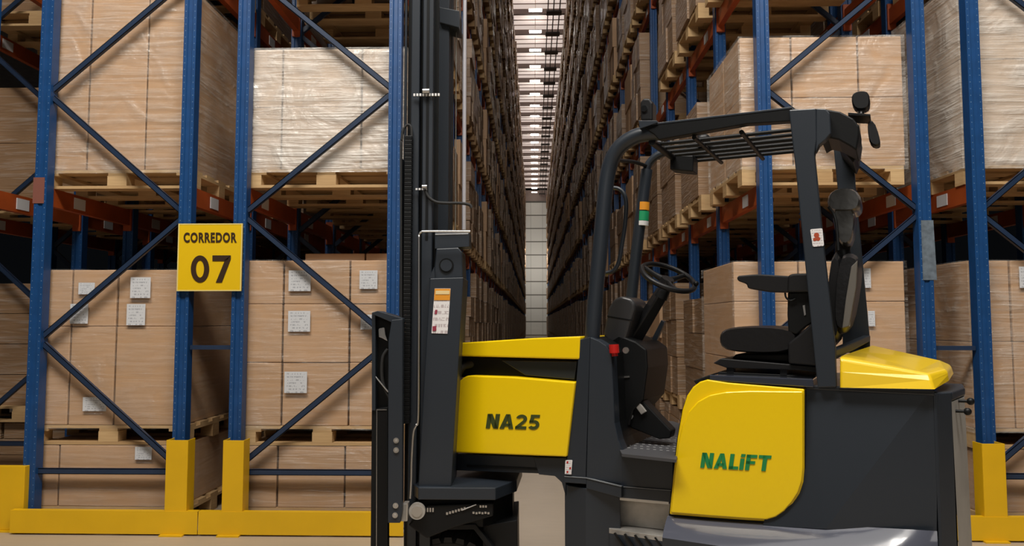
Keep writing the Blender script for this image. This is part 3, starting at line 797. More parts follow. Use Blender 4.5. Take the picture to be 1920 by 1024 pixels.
for k in range(n-1): sk.add([r0[k], r0[k+1], r1[k+1], r1[k]], [(0,1,2,3)], True)
sk.add([r0[0], r1[0], down(inn[0], zb), inn[0]], [(0,1,2,3)]); sk.add([r0[-1], r1[-1], down(inn[-1], zb), inn[-1]], [(0,1,2,3)])
sk.build('skirt', M['slate'], tk)
# yellow door panel, two layers
P1_ = [(1255,965),(1262,893),(1270,822),(1279,770),(1288,742),(1299,726),(1312,716),(1326,712),(1365,718),(1508,730),(1508,880)] 
crv = [(1506,905),(1499,926),(1488,944),(1472,962),(1455,973),(1438,978),(1400,976),(1330,971)]
plate('side_panel', P1_+crv, -.012, .05, 'tyellow', .006, 3)
P2_ = [(1257.5,962),(1264,893),(1271,835),(1279,800),(1291,772),(1308,753),(1330,741),(1360,735),(1405,733),(1505.5,734),(1505.5,880)]
crv2 = [(1503,904),(1496,925),(1485,942),(1470,959),(1454,970),(1437,975),(1400,973),(1330,968)]
plate('panel_face', P2_+crv2, -.026, -.0125, 'tyellow', .006, 4)
plate('panel_gap_seal', [(x+(2.5 if x>1400 else -1), y+3) for x, y in P1_+crv], .002, .045, 'black', 0)
tp = [TV(1313, 878, -.0265), TV(1449, 884.5, -.0265), TV(1316, 849.5, -.0265)]
vs, fs = word('NALiFT'); 
tp[2] = TV(1313, 848, -.0265); put_shape(vs, fs, TV(1313,877,-.0265), TV(1447,884,-.0265), TV(1313,848,-.0265), NT, M['green'], tk, shear=.14)
# --- engine cover
v = lambda x, y, d: TV(x, y, d)
cov = MB()
R0 = [v(1574,728,.00), v(1752,730,.00), v(1779,714,.16), v(1788,700,.45), v(1640,690,.75), v(1604,705,.35)]
R1 = [v(1574,672,.02), v(1742,700,.03), v(1776,694,.17), v(1783,685,.45), v(1634,650,.70), v(1603,662,.35)]
R2 = [v(1577,668,.05), v(1722,695,.10), v(1760,688,.20), v(1762,676,.45), v(1636,648,.66), v(1606,658,.35)]
cov.loft([R0, [a.lerp(b, .55)-VD*.004 for a, b in zip(R0, R1)], R1, R2])
cov.build('engine_cover', M['tyl'], tk, bevel=.018, seg=4)
plate('engine_cover_base', [(1573,727),(1750,730),(1750,737),(1573,731)], -.002, .80, 'black', .002)
hs = MB().prism([v(1748,684,.30), v(1766,684,.30), v(1775,694,.30), v(1760,690,.30)], VD*.06); hs.build('cover_grip', M['black'], tk, bevel=.004)
# --- seat deck and seat
plate('seat_deck', [(1330,703),(1524,711),(1526,727),(1330,714)], -.004, .62, 'slate_gloss', .004)
plate('deck_edge', [(1300,714),(1336,701),(1330,712),(1306,722)], .0, .60, 'black', .004)
plate('seat_rail', [(1347,697),(1528,705),(1528,713),(1343,705)], .10, .60, 'black', .003)
for x in (1362, 1462): plate('seat_foot', [(x,684),(x+14,684),(x+14,706),(x,705)], .10, .14, 'plastic', .002); 
plate('seat_base', [(1337,681),(1352,672),(1540,688),(1540,700),(1500,694),(1362,690)], .09, .58, 'plastic', .004)
plate('seat_suspension', [(1380,664),(1530,664),(1530,684),(1372,672)], .14, .55, 'black', .006)
def cushion(name, prof, va, vb, m, dome=.03, nv=8, rr=.03):
    """soft cushion: side profile in pixels, swept across the truck with rounded edges"""
    cx = sum(p[0] for p in prof)/len(prof); cy = sum(p[1] for p in prof)/len(prof); rings = []
    base = [TV(x, y, va) for x, y in prof]; c = sum(base, Vector())/len(base)
    for k in range(nv+1):
        t = k/nv; vv = t*(vb-va); e_ = abs(2*t-1); sc = math.sqrt(max(0, 1-e_**6))*.16+.90
        rings.append([c + (p-c)*sc + VD*vv for p in base])
    return MB().loft(rings, True).build(name, M[m], tk, sub=1)
cushion('seat_cushion', catmull_px := [(1345,642),(1346,627),(1354,618),(1375,614),(1420,611),(1480,615),(1502,625),(1500,652),(1470,664),(1400,662),(1352,658)], .08, .56, 'vinyl')
plate('seat_bolster', rnd([(1477,644),(1500,626),(1528,600),(1545,600),(1545,688),(1478,682)], {1: 10, 0: 5}, 8), .06, .11, 'plastic', .008, 3)
cushion('seat_back', [(1572,482),(1588,473),(1606,478),(1612,494),(1603,560),(1592,614),(1574,628),(1562,612),(1566,540)], .10, .54, 'vinyl')
plate('seat_back_side', [(1596,500),(1608,488),(1605,540),(1592,612),(1579,616),(1586,560)], .075, .10, 'fabric', .003)
cushion('seat_back_frame', [(1556,470),(1575,470),(1580,560),(1572,650),(1545,650),(1550,560)], .12, .52, 'plastic')
M['vinyl2'] = mat('head_restraint_vinyl', (0.045, 0.045, 0.043), 0.3, bump=0.3, bscale=14, coat=0.3)
cushion('head_restraint', [(1549,376),(1555,358),(1575,350),(1600,352),(1613,364),(1613,388),(1600,396),(1575,394),(1556,396)], .18, .46, 'vinyl2')
cushion('restraint_bolster', [(1556,386),(1604,384),(1602,420),(1596,458),(1576,462),(1564,430)], .20, .44, 'vinyl2')
MB().tube([TV(1582, 452, .32), TV(1580, 470, .32), TV(1584, 486, .32)], .03, spline=6).build('neck_boot', M['plastic'], tk)
MB().tube([TV(1553, 388, .15), TV(1562, 400, .15), TV(1568, 420, .14), TV(1572, 470, .12)], .006, spline=6).build('seat_belt', M['black'], tk)
MB().box((0,0,0),(1,1,1))
plate('belt_buckle', [(1590,593),(1594,593),(1594,612),(1590,612)], .09, .10, 'steel', .001)
# armrest with control pod
plate('armrest', rnd([(1381,522),(1384,517),(1420,514),(1470,517),(1530,520),(1530,543),(1478,548),(1440,547),(1402,541),(1400,533),(1384,527)], {0:5,2:8,6:8,8:6}, 6), .06, .15, 'plastic', .006, 3)
plate('control_pod', rnd([(1477,517),(1486,513),(1532,512),(1535,548),(1476,548)], {0:6,1:8}, 6), .05, .17, 'plastic', .008, 3)
plate('armrest_bracket', [(1477,548),(1532,546),(1534,600),(1512,612),(1494,628),(1478,622),(1476,590)], .08, .13, 'black', .006)
MB().tube([TV(1472,549,.07), TV(1474,558,.07), TV(1482,564,.07), TV(1492,560,.07)], .004, spline=5).build('lever_loop', M['black'], tk)
plate('bracket_marks', [(1505,573),(1509,572),(1511,590),(1508,592)], .076, .0795, 'steel', 0)
# --- overhead guard
gp = [TV(x, y, .06) for x, y in ((1110,638),(1116,560),(1124,480),(1131,400),(1138,335),(1147,300),(1164,274),(1190,257),(1215,251),(1262,248))]
MB().tube(gp, [.034]*3+[.035]*60, 16, spline=6).build('front_guard_post', M['slate'], tk)
gf = [TV(x, y, .62) for x, y in ((1180,600),(1186,540),(1196,450),(1206,370),(1213,318))]
MB().tube(gf, .030, 14, spline=5).build('front_guard_post', M['slate'], tk)
gf2 = [TV(x, y, .62) for x, y in ((1212,318),(1218,305),(1232,292),(1252,284),(1262,281))]
MB().tube(gf2, .020, 12, spline=6).build('guard_corner_tube', M['slate'], tk)
MB().tube([TV(x, y, w_) for x, y, w_ in ((1140,287,.10),(1160,300,.3),(1190,304,.5),(1214,312,.62))], .010, 8, spline=5).build('guard_cross_tube', M['black'], tk)
plate('guard_side_rail', [(1204,237),(1240,232),(1485,203),(1500,205),(1500,226),(1400,232),(1235,262),(1226,252)], .02, .07, 'black', .004)
plate('guard_rail_edge', [(1198,234),(1485,200),(1485,203.5),(1198,237.5)], .018, .075, 'slate', .001)
plate('guard_side_rail', [(1262,288),(1310,290),(1500,272),(1500,256),(1300,270)], .60, .64, 'black', .004)
# roof bars run lengthwise and across
zr = TV(1300, 238, .05).z
ua = TV(1222, 245, .05); ub = TV(1500, 225, .05)
for k in range(6):
    vv = .10 + k*.085
    a = TV(1222, 245, .05)+VD*vv; b = TV(1502, 225, .05)+VD*vv; a.z = zr-.035; b.z = zr-.035
    MB().tube([a, b], .009, 8).build('roof_bar', M['black'], tk)
for t in (.0, .30, .62, .96):
    a = TV(1222, 245, .05).lerp(TV(1502, 225, .05), t); a.z = zr-.045; b = a+VD*.58
    MB().tube([a, b], .016 if t in (.0, .96) else .010, 8).build('roof_crossbar', M['black'], tk)
c_ = TV(1318, 262, .30); MB().ball(c_, .035, .035, .028).build('roof_interior_lamp', M['plastic'], tk)
a = TV(1243, 282, .33); MB().box((0,0,0),(0,0,0))
plate('roof_light_tube', [(1256,264),(1312,263),(1312,267.5),(1256,268.5)], .42, .45, 'white', .002)
plate('roof_monitor', [(1256,290),(1300,291),(1299,322),(1256,318)], .40, .50, 'black', .006)
plate('roof_monitor_arm', [(1222,262),(1250,266),(1262,290),(1252,292),(1240,276)], .40, .45, 'slate', .003)
# rear leg, near side
plate('rear_guard_leg', [(1479,206),(1530,203),(1531,262),(1527,290),(1545,470),(1566,650),(1568,726),(1533,727),(1512,520),(1493,330),(1484,250)], .0, .055, 'slate', .004)
plate('guard_corner_plate', rnd([(1530,203),(1548,204),(1556,212),(1558,250),(1548,262),(1536,272),(1529,286)], {}, 0), .004, .050, 'slate', .004)
rh = [(1546,204),(1575,209),(1600,222),(1611,236),(1611,252),(1606,282),(1590,272),(1572,262),(1552,258),(1540,266)]
plate('guard_rear_header', rh, .052, .30, 'black', .006)
plate('guard_header_end', [(1570,222),(1606,230),(1612,250),(1606,290),(1600,305),(1570,270)], .30, .60, 'black', .006)
plate('rear_guard_leg', [(1562,268),(1599,268),(1604,350),(1618,500),(1631,640),(1631,662),(1580,662),(1578,430)], .60, .65, 'slate', .004)
MB().prism([TV(1568,674,.03), TV(1632,640,.60), TV(1632,629,.60), TV(1568,656,.03)], UD*-.03).build('guard_base_beam', M['slate'], tk, bevel=.003)
plate('warning_decal', rnd([(1519,430),(1542,428),(1545,461),(1524,463)], {0:3,1:3,2:3,3:3}, 3), -.003, -.0003, 'decal', 0)['label'] = 'small white warning decal with red print'
dm = MB()
for (x, y, r_) in ((1531,441,.010),(1534,448,.008),(1528,449,.007)): 
    c = TV(x, y, -.0036); dm.tube([c, c+VD*.0005], r_, 10, smooth=False)
dm.build('decal_print', mat('decal_red_print', (0.40, 0.06, 0.02), 0.5), tk)
# rear work light and mirror
cushion('rear_work_light', [(1596,178),(1604,171),(1622,169),(1630,175),(1631,198),(1624,204),(1606,206),(1598,196)], .30, .38, 'plastic')
plate('light_bracket', [(1590,211),(1632,214),(1632,218),(1590,216)], .28, .42, 'black', .001)
MB().tube([TV(1614,205,.34), TV(1614,214,.34)], .014).build('light_stem', M['steel'], tk)
cushion('rear_mirror', [(1626,232),(1630,225),(1641,227),(1652,268),(1648,273),(1636,273),(1629,262)], .30, .37, 'plastic')
# front spot lamp
sp_ = [(1201,226),(1200,192),(1206,184),(1217,184),(1223,193),(1223,226)]
plate('front_spot_lamp', sp_, .02, .09, 'plastic', .008, 3)
c = TV(1208, 204, .019); MB().tube([c, c-VD*.006], .014, 14).build('lamp_lens', M['chrome'], tk)
plate('lamp_bracket', [(1197,226),(1232,226),(1232,230),(1215,236),(1200,241)], .01, .09, 'slate', .001)
# grab handle and decals on the posts
MB().tube([TV(x, y, .20) for x, y in ((1148,352),(1160,354),(1170,364),(1174,382),(1172,420),(1166,460),(1160,492),(1150,508),(1136,512))], .010, 10, spline=5).build('grab_handle', M['slate'], tk)
def band(name, y0, y1, m):
    a = TV(1203.5-(y0-378)*.055, y0, .59); b = TV(1203.5-(y1-378)*.055, y1, .59)
    MB().tube([a+VD*.03, b+VD*.03], .0315, 14).build(name, M[m], tk)
band('orange_band', 378, 393, 'stickorange'); band('green_band', 395, 413, 'stickgreen'); band('white_band', 413.5, 422, 'white')
# --- front cowl
cl = [(1087,637),(1104,632),(1116,636),(1132,646),(1143,662),(1146,720),(1149,795),(1156,828),(1165,850),(1165,912),(1100,896),(1058,893),(1063,858),(1080,716)]
plate('cowl_facet', [(1087,637),(1106,632),(1106,640),(1098,897),(1058,893),(1063,858),(1080,716)], .004, .70, 'slate', .003)
m_ = MB(); a = [TV(x, y, .002) for x, y in ((1106,632),(1120,638),(1134,648),(1143,663),(1146,720),(1149,795),(1156,828),(1165,850),(1165,913),(1099,897))]
k2 = [p + VD*(.0 + .035*max(0, (p-a[0]).dot(UD))/max(1e-6, (a[8]-a[0]).dot(UD))) for p in a]
m_.prism(k2, VD*.07); m_.build('cowl', M['slate'], tk, bevel=.004)
MB().prism([p+VD*.0705-UD*.004 for p in k2], VD*.58).build('cowl_core', M['black'], tk, bevel=.003)
plate('cowl_back_panel', [(1140,668),(1144,664),(1147,792),(1144,800)], .05, .70, 'black', 0)
# sill beside the footwell, belt line
plate('sill', [(1163,846),(1170,853),(1178,850),(1200,853),(1262,862),(1262,922),(1163,914)], .035, .12, 'slate', .003)
plate('belt_moulding', [(1057,894),(1099,897.5),(1099,908),(1058,905)], -.002, .5, 'slate', .002)
plate('belt_moulding', [(1099,897.5),(1165,913.5),(1165,934),(1099,916)], .0, .4, 'slate', .002)
plate('belt_moulding', [(1165,913.5),(1258,921),(1258,941),(1165,934)], .03, .4, 'slate', .002)
lw = [TV(1059, 930, .03), TV(1098, 930, .004), TV(1163, 930, .045), TV(1163, 930, .68), TV(1059, 930, .68)]
MB().prism([down(p, zb) for p in lw], (0, 0, TV(1099, 914, .02).z-zb)).build('lower_cowl', M['slate'], tk, bevel=.003)
# step recess in aluminium, lower tread box
rec = MB()
plate('step_back', [(1160,934),(1257,942),(1252,994),(1160,984)], .10, .12, 'alu', .001)
plate('step_lip', [(1162,933),(1254,941),(1254,946),(1162,938)], .03, .12, 'steel', .001)
a = [TV(1142, 984, .035), TV(1251, 1008, .0), TV(1251, 1008, .0)+VD*.13, TV(1142, 984, .035)+VD*.10]
zst = TV(1160, 984, .10).z
st = [Vector((p.x, p.y, zst-.02)) for p in (TV(1142, 990, .02), TV(1252, 1002, .0), TV(1252, 992, .12), TV(1142, 984, .12))]
MB().prism(st, (0,0,.02)).build('step_plate', M['alu'], tk, bevel=.001)
sb = [TV(1142, 990, .02), TV(1252, 1002, .0), TV(1252, 992, .30), TV(1142, 984, .30)]
MB().prism([down(p, zb) for p in sb], (0,0,zst-.0205-zb)).build('step_box', M['slate'], tk, bevel=.003)
sl = MB()
for k in range(5):
    x = 1152+k*19; sl.prism([TV(x, 999+k*2, .012), TV(x+2.5, 998.5+k*2, .010), TV(x+26, 1032+k*2, .010), TV(x+23, 1033+k*2, .012)], -VD*.012)
sl.build('step_slots', M['black'], tk)
# tread floor
zf = TV(1200, 838, .15).z
fp = [TV(1150, 800, .0), TV(1262, 800, .0)]
fa = AZ(1140, 800, zf); 
def onz(px, py): return AZ(px, py, zf)
ff = [onz(1166, 851), onz(1268, 862), onz(1290, 800), onz(1262, 790), onz(1150, 782), onz(1140, 800)]
fl_ = MB().prism([p-Vector((0,0,.012)) for p in ff], (0,0,.012)); fl_.build('footwell_floor', mat('tread_rubber', (0.055, 0.055, 0.06), 0.55), tk)
tr = MB()
for r_ in range(7):
    for c in range(13):
        p = T0 + UD*(TV(1150,846,.0)-T0).dot(UD) + UD*(.012+.029*c+.01*(r_ % 2)) + VD*(.09+.062*r_); p.z = zf+.0015
        a = UD*.0062; b = (UD*.15+VD).normalized()*.0020
        tr.prism([p-a-b, p+a-b, p+a+b, p-a+b], (0,0,.002))
tr.build('tread_studs', mat('worn_studs', (0.33, 0.33, 0.33), 0.6), tk)
# --- steering column, wheel, dash, pedals
def onp(x, y, d): return TV(x, y, d)
ccol = MB(); 
a0 = onp(1243,546,.33); a1 = onp(1190,632,.33); a2 = onp(1166,672,.33)
ccol.tube([a0, a1, a2], [.036, .044, .05], 4, smooth=False); ccol.build('steering_column', M['plastic'], tk, bevel=.008, seg=3)
MB().tube([onp(1238,558,.33), onp(1247,541,.33), onp(1252,532,.33)], [.034,.028,.024], 14).build('column_boot', M['black'], tk)
cw = onp(1253, 520, .33); ax = (UD*-.42 + Vector((0,0,-1))*-.90 + VD*-.06); ax = (Vector((0,0,1))*.80 + UD*.42 - VD*.30).normalized()
t1 = ax.cross(VD).normalized(); t2 = ax.cross(t1).normalized(); RW = .128
ringp = [cw + (t1*math.cos(2*PI*k/48)+t2*math.sin(2*PI*k/48))*RW for k in range(49)]
sw = MB().tube(ringp, .0125, 12)
swo = sw.build('steering_wheel', M['plastic'], tk)
hb = MB().tube([cw-ax*.03, cw-ax*.006], [.035, .030], 16).build('wheel_hub', M['plastic'], swo)
for a_ in (0.2, 2.3, 4.4):
    dd = t1*math.cos(a_)+t2*math.sin(a_); MB().tube([cw-ax*.02+dd*.02, cw-ax*.012+dd*.07, cw+dd*RW], [.012, .009, .009], 8, ov=1.4).build('spoke', M['plastic'], swo)
kn = ringp[26]; MB().ball(kn+ax*.02, .013).build('spinner_knob', M['black'], swo)
M['podgrey'] = mat('dash_grey_plastic', (0.035, 0.035, 0.037), 0.35)
plate('dash_pod', [(1140,578),(1150,561),(1165,555),(1184,560),(1191,570),(1190,582),(1172,640),(1160,650),(1141,645),(1130,628)], .20, .40, 'podgrey', .016, 4)
plate('pod_seam', [(1139,592),(1186,600),(1185.5,602),(1138,594)], .1985, .1995, 'black', 0)
plate('dash_bezel', [(1170,560),(1186,564),(1180,570),(1166,565)], .214, .219, 'black', .002)
MB().tube([onp(1153,668,.03), onp(1152,660,.03)], .014, 14).tube([onp(1152,662,.03), onp(1151,646,.03)], [.022,.022], 16).build('emergency_stop', M['red'], tk)
plate('stop_base', [(1137,654),(1143,658),(1143,667),(1137,660)], .14, .18, 'steel', .002)
c = onp(1174, 657, .06); MB().tube([c, c-VD*.008], .014, 14).build('key_switch', M['steel'], tk)
plate('dash_lower', [(1140,640),(1160,628),(1192,640),(1212,655),(1214,690),(1206,750),(1188,770),(1180,800),(1150,796),(1146,700)], .20, .56, 'black', .008)
plate('pedal_guard', [(1186,755),(1203,748),(1213,760),(1259,808),(1256,822),(1236,824),(1183,803),(1178,790)], .22, .30, 'black', .006)
plate('pedal', [(1186,756),(1196,751),(1212,772),(1202,778)], .205, .219, 'alu', .003)
plate('pedal_clip', [(1180,772),(1184,768),(1187,782),(1183,788)], .205, .219, 'steel', .002)
for x, y in ((1152,731),): c = onp(x, y, .19); MB().tube([c, c-VD*.006], .010, 12).build('bolt', M['steel'], tk)
plate('dash_marks', [(1164,706),(1180,705),(1180,708),(1164,709)], .195, .1995, 'steel', 0)
plate('tie_bar', [(1212,655),(1240,600),(1246,604),(1222,660)], .52, .55, 'slate', .002)
M['edge'] = mat('painted_edge_highlight', (0.16, 0.17, 0.18), 0.45)  # pale strips that paint a highlight along the belt edges
plate('belt_edge', [(1058,893),(1099,896),(1099,897.4),(1058,894.4)], -.004, .01, 'edge', 0)
plate('belt_edge', [(1099,896),(1165,912),(1165,913.4),(1099,897.4)], -.003, .01, 'edge', 0)
plate('belt_edge', [(1165,912),(1258,919.5),(1258,921),(1165,913.4)], .026, .03, 'edge', 0)
# --- front hood and arm
m_ = MB(); pts = [TV(x, y, .0) for x, y in ((862,643),(1000,634),(1088,631),(1086,674),(862,668))]
m_.prism(pts, VD*.62); m_.build('hood', M['tyellow'], tk, bevel=.007, seg=3)
plate('arm_upper', [(856,668),(1084,675),(1078,720),(1060,716),(960,704),(900,706),(860,708)], .05, .58, 'black', .004)
plate('arm_upper_face', [(940,676),(1082,678),(1077,712),(985,704)], .035, .0495, 'slate', .003)
MB().tube([TV(858,706,.03), TV(866,690,.03), TV(880,684,.05), TV(905,684,.10), TV(930,690,.16)], .018, 12, spline=6).build('hydraulic_hose', M['rubber'], tk)
plate('model_panel', rnd([(850,849),(855,760),(857,718),(874,704),(960,707),(1078,717),(1062,857)], {2:8,3:8}, 8), -.012, .56, 'tyellow', .007, 3)
put_shape(*word('NA25', .08), TV(911,803,-.0125), TV(1013,806,-.0125), TV(911,776,-.0125), NT, M['dkgreen'], tk, shear=.13)
plate('arm_lower', [(848,851),(1062,859),(1059,893),(1045,893),(1035,889),(850,882)], .03, .60, 'slate', .003)
plate('arm_ridge', [(875,872),(1040,880),(1038,884),(875,876)], .024, .0295, 'black', .001)
plate('arm_bracket', [(1000,858),(1062,859),(1060,930),(1053,905),(1040,893),(1010,890)], .022, .30, 'slate', .003)
plate('arm_decal', rnd([(1060,863),(1073,863),(1071,890),(1059,889)], {0:2,1:2}, 2), -.004, -.0005, 'decal', 0)
for a_, b_ in ((1063,867), (1068,878), (1063,885)):
    plate('decal_red_mark', [(a_-.5,b_-1.8),(a_+2.5,b_-1.8),(a_+2.2,b_+2),(a_-.8,b_+2)], -.0052, -.0042, 'red', 0)
# small wheels and rear axle out of the way underneath
for uu, vv in ((1.62, .18), (1.62, .80)):
    c = T0+UD*uu+VD*vv; c = Vector((c.x, c.y, .20)); w_ = MB().tube([c-VD*.07, c-VD*.06, c+VD*.06, c+VD*.07], [.17,.20,.20,.17], 28); w_.build('rear_wheel', M['rubber'], tk)

# --- articulated front end with the mast (square to the camera side)
YM = 3.56
def fpl(name, px, Y0, Y1, m, bevel=.003, seg=2, parent=None):
    return MB().prism([AY(x, y, Y0) for x, y in px], (0, Y1-Y0, 0)).build(name, M[m] if isinstance(m, str) else m, parent or tk, bevel=bevel, seg=seg)
def col_x(px, Y, py=480): return AY(px, py, Y).x
def upright(name, pxa, pxb, Y0, Y1, z0, z1, m, bevel=.003, py=480):
    return MB().box((col_x(pxa, Y0, py), Y0, z0), (col_x(pxb, Y0, py), Y1, z1)).build(name, M[m], tk, bevel=bevel)
ZM = 4.3
# outer I-beam near: black web with flanges
upright('mast_web', 762, 820, YM+.045, YM+.06, .35, ZM, 'black', 0)
upright('mast_channel', 768, 784, YM, YM+.09, .35, ZM, 'slate', .004)
upright('mast_channel', 790, 810, YM-.01, YM+.10, .35, ZM, 'slate', .004)
upright('mast_channel_groove', 797, 802, YM-.013, YM-.0102, 1.9, ZM, 'black', 0)
upright('mast_channel', 817, 840, YM+.30, YM+.42, .35, ZM-.02, 'slate', .004)
upright('mast_channel_back', 838, 846, YM+.42, YM+.50, .35, ZM-.02, 'slate', .002)
upright('mast_far_web', 770, 842, YM+.52, YM+.54, .35, ZM, 'black', 0)
MB().tube([Vector((col_x(757.5, YM+.03), YM+.03, .9)), Vector((col_x(757.5, YM+.03), YM+.03, ZM))], .007, 10).build('mast_thin_rod', M['slate'], tk)
xc = col_x(869.5, YM+.35); MB().tube([Vector((xc, YM+.35, ZP(432, YM+.35))), Vector((xc, YM+.35, ZM))], .0105, 16).build('lift_cylinder_rod', mat('pale_rod_metal', (0.62, 0.61, 0.66), 0.4, metal=0.35), tk)
MB().tube([Vector((xc-.045, YM+.36, ZP(432, YM+.35))), Vector((xc-.045, YM+.36, ZM))], .0022, 6).build('thin_wire', mat('pale_wire', (0.25, 0.25, 0.22), 0.5), tk)
fpl('rod_bracket', [(824,13),(861,20),(861,52),(824,42)], YM+.28, YM+.44, 'slate', .003)
# cable chain
ch = MB(); x0 = col_x(758, YM-.02); x1 = col_x(772, YM-.02); z = 1.05
while z < ZP(262, YM): ch.box((x0+.001, YM-.045, z), (x1, YM+.03, z+.0188)); z += .020
ch.build('cable_chain', M['black'], tk, bevel=.002)
MB().tube([AY(x, y, YM-.02) for x, y in ((753,600),(752,300),(753,262),(757,242),(765,234),(771,240),(772,262))], .006, 8, spline=6).build('chain_loop', M['rubber'], tk)
upright('chain_guide', 750, 754, YM-.01, YM+.04, 1.0, ZP(300, YM), 'slate', .001)
# white pulley fittings
for (x, y, s_) in ((799, 171, 1.0), (796, 350, .7)):
    c = AY(x, y, YM-.03); MB().tube([c-Vector((.016*s_,0,0)), c+Vector((.016*s_,0,0))], .012*s_, 12).build('pulley_fitting', M['steel'], tk)
    bb = MB()
    for k in range(9 if s_ == 1.0 else 4): bb.box((c.x-.062*s_+k*.0145, YM-.022, c.z-.020*s_), (c.x-.062*s_+k*.0145+.009, YM-.014, c.z-.008*s_))
    bb.build('fitting_screws', M['white'], tk)
MB().tube([AY(x, y, YM-.02) for x, y in ((797,356),(804,370),(818,379),(838,381),(862,381),(880,384),(884,390))], .007, 10, spline=6).build('loose_cable', M['rubber'], tk)
# thin pipe
MB().tube([AY(x, y, YM-.09) for x, y in ((882,434),(800,434),(790,435.5),(786,441),(785.5,460),(785,640),(784,780),(780,798),(775,812),(772,860),(771,900),(769,935))], .0052, 10, spline=5).build('hydraulic_pipe', M['steel'], tk)
# tower
fpl('tower', [(806,522),(869,520),(846,912),(784,914)], YM-.05, YM+.20, 'slate', .004)
fpl('tower_head', [(812,524),(818,466),(859,464),(866,472),(868,521)], YM-.03, YM+.16, 'slate', .005)
c = AY(837, 498, YM-.031); MB().tube([c, c-Vector((0,.004,0))], .034, 26).build('pivot_cap', M['black'], tk)
MB().tube([c-Vector((0,.004,0)), c-Vector((0,.008,0))], .027, 26).build('pivot_pin', M['slate'], tk)
fpl('tower_crosshead', [(815,436),(880,436),(880,463),(815,467)], YM+.0, YM+.12, 'slate', .003)
fpl('crosshead_strip', [(816,438.5),(878,437),(878,439),(816,440.5)], YM-.003, YM-.0005, 'steel', 0)
fpl('tower_shoulder', [(804,522),(814,500),(816,523)], YM-.045, YM+.1, 'slate', .002)
dc = fpl('tower_decal', [(815,541),(845,541),(839,626),(809,625)], YM-.053, YM-.0505, 'decal', 0); dc['label'] = 'tall white decal with orange head and red pictograms'
fpl('decal_orange_head', [(815,541.5),(844.5,541.5),(843.5,563),(813.8,563)], YM-.055, YM-.0535, 'stickorange', 0)
fpl('decal_pale_bar', [(817,545),(843,545),(842.5,552),(816.5,552)], YM-.0565, YM-.0555, mat('decal_pale', (0.80, 0.62, 0.30), 0.5), 0)
rd = mat('decal_red', (0.30, 0.03, 0.06), 0.5)
fpl('decal_pictogram', [(816,581),(820,581),(819,589),(815,589)], YM-.055, YM-.0535, rd, 0)
fpl('decal_pictogram', [(811,612),(818,611),(818,620),(811,621)], YM-.055, YM-.0535, rd, 0)
# turntable base plate
zt_ = ZP(913, YM-.08); zb_ = ZP(936, YM-.08); x0 = AY(772, 912, YM-.08).x; x1 = AY(929, 912, YM-.08).x; x2 = AY(969, 905, YM+.10).x
tt = [(x0+.03, YM-.08), (x1, YM-.08), (x2, YM+.10), (x2+.02, YM+.45), (x1, YM+.62), (x0, YM+.62), (x0-.03, YM+.05)]
MB().prism([(a, b, zb_) for a, b in tt], (0,0,zt_-zb_)).build('turntable_plate', M['slate'], tk, bevel=.004)
zc_ = ZP(985, YM); tt2 = [(x0+.02, YM-.02), (x1-.06, YM-.02), (x2-.02, YM+.14), (x2-.02, YM+.40), (x1, YM+.55), (x0+.05, YM+.55)]
MB().prism([(a, b, zc_) for a, b in tt2], (0,0,zb_-zc_-.0005)).build('turntable_ring', M['black'], tk, bevel=.006)
fpl('axle_housing', [(905,986),(970,975),(972,1200),(905,1200)], YM+.02, YM+.40, 'black', .004)
fpl('axle_arm', [(765,985),(800,948),(925,944),(925,968),(850,990),(800,1010)], YM-.06, YM-.005, 'black', .006)
c = AY(783, 957, YM-.07); MB().tube([c, c-Vector((0,.02,0))], .037, 26).build('arm_pivot', M['alu'], tk); MB().tube([c-Vector((0,.02,0)), c-Vector((0,.024,0))], .024, 22).build('pivot_cap', M['steel'], tk)
mk = MB(); rr = random.Random(3)
for k in range(7): 
    p = AY(838+k*5.5, 963-k*1.6, YM-.065); mk.box((p.x-.004, p.y, p.z-.006), (p.x+.005, p.y+.004, p.z+.005))
for k in range(6):
    p = AY(888+k*5.6, 962+(.8 if k % 2 else 0), YM-.065); mk.box((p.x-.005, p.y, p.z-.004), (p.x+.004, p.y+.004, p.z+.005))
p0 = AY(866, 957, YM-.065); p1 = AY(893, 946, YM-.065); mk.tube([p0, p1], .003, 6)
for k in range(3):
    p = AY(901+k*5, 950, YM-.065); mk.box((p.x-.004, p.y, p.z-.005), (p.x+.004, p.y+.004, p.z+.005))
for k in range(3):
    p = AY(802+k*5, 956, YM-.066); mk.box((p.x-.004, p.y, p.z-.010), (p.x+.003, p.y+.004, p.z+.008))
mk.build('pale_chips', M['steel'], tk)
fpl('mudguard', [(826,985),(892,983),(928,1030),(920,1034),(888,993),(826,994)], YM-.03, YM+.10, 'black', .003)
# front wheel
def wheel(cx, cy, name, y0):
    c = Vector((cx, y0, .262)); w_ = empty.__call__ if False else None
    wt = MB(); R_ = .255
    wt.tube([c, c+Vector((0,.02,0)), c+Vector((0,.14,0)), c+Vector((0,.16,0))], [R_-.02, R_, R_, R_-.02], 44)
    o = wt.build(name, M['rubber'], tk)
    for k in range(28):
        a = 2*PI*k/28; d = Vector((math.cos(a), 0, math.sin(a))); t = Vector((-math.sin(a), 0, math.cos(a)))
        lug = wt2.prism([c+d*(R_-.018)+t*.020, c+d*(R_-.018)-t*.020, c+d*(R_+.006)-t*.016, c+d*(R_+.006)+t*.016], (0, .16, 0)) if k else None
    return o, c
wt2 = MB(); wx = AY(840, 1010, YM+.02).x
wo, wc = wheel(wx, 0, 'front_wheel', YM+.02); wt2.build('tread', M['rubber'], wo)
MB().tube([wc-Vector((0,.004,0)), wc+Vector((0,.02,0))], .17, 30).build('rim', M['slate'], wo)
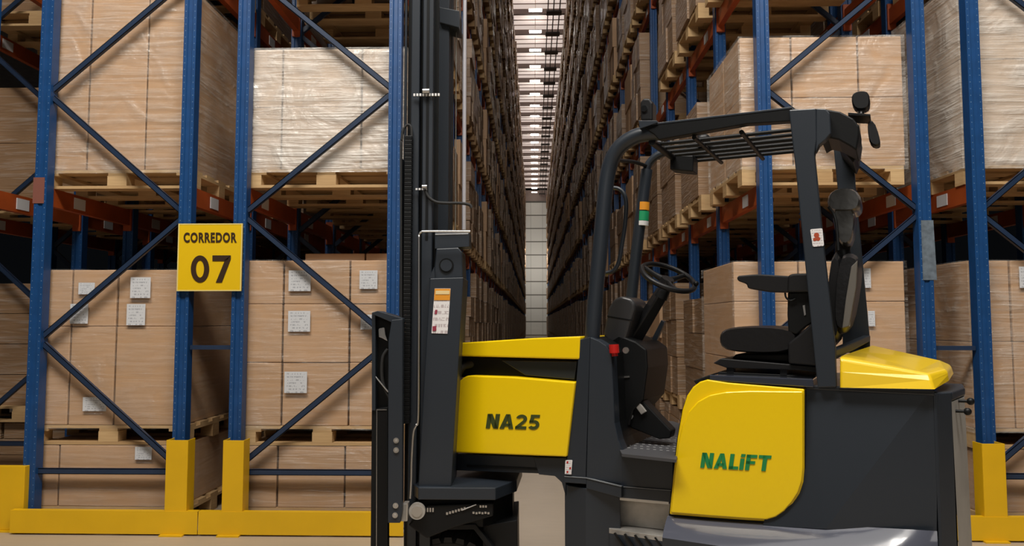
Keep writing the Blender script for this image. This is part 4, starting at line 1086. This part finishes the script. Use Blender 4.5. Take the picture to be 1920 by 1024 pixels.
wt2 = MB(); wo, wc = wheel(wx+.02, 0, 'front_wheel', YM+.52); wt2.build('tread', M['rubber'], wo)
# fork carriage
fpl('carriage_channel', [(734,600),(755,598),(754,960),(750,981),(727,981),(728,640)], YM-.12, YM-.08, 'slate', .003)
fpl('carriage_top_cap', [(698,586),(708,583),(755,597),(755,604),(733,604),(700,590)], YM-.10, YM+.05, 'slate', .002)
fpl('carriage_back_web', [(699,588),(736,602),(736,800),(699,770)], YM-.02, YM+.02, 'black', .002)
fpl('carriage_side_flange', [(697,586),(704,588),(704,770),(697,770)], YM-.07, YM-.02, 'slate', .002)
fpl('hose_fitting', rnd([(709,616),(721,613),(723,628),(727,640),(716,634),(710,632)], {0:4,1:4}, 4), YM-.05, YM-.022, 'steel', .002)
MB().tube([AY(x, y, YM-.05) for x, y in ((727,655),(718,670),(716,700),(720,725),(730,745))], .008, 10, spline=5).build('carriage_hose', M['rubber'], tk)
MB().tube([AY(x, y, YM-.06) for x, y in ((701,703),(712,716),(728,735))], .004, 8).build('carriage_rod', M['steel'], tk)
fpl('fork_shank', [(697,768),(727,764),(727,1120),(694,1120)], YM-.06, YM-.02, 'black', .002)
fpl('fork_shank_edge', [(706,768),(725,768),(725,769.2),(707,769.2),(706,1110),(705,1110)], YM-.064, YM-.0605, 'steel', 0)
for x, y in ((743,826),(743,844),(742,948),(741,966)):
    c = AY(x, y, YM-.1205); b_ = MB().tube([c, c-Vector((0,.005,0))], .0125, 18).build('bolt', M['steel'], tk)
    MB().tube([c-Vector((0,.005,0)), c-Vector((0,.009,0))], .006, 6, smooth=False).build('bolt_head', M['alu'], b_)
fpl('carriage_link', [(755,945),(764,945),(763,978),(752,978)], YM-.09, YM-.03, 'alu', .002)
fpl('link_pin', [(762,944),(765,944),(764,977),(761,977)], YM-.095, YM-.091, 'steel', 0)
# forks reach out to the left front, low above the floor
zfk = .16
for yy in (YM-.05, YM+.40):
    x1 = AY(727, 1000, YM-.06).x
    MB().box((x1-1.05, yy, zfk), (x1, yy+.10, zfk+.04)).build('fork_blade', M['black'], tk, bevel=.004)
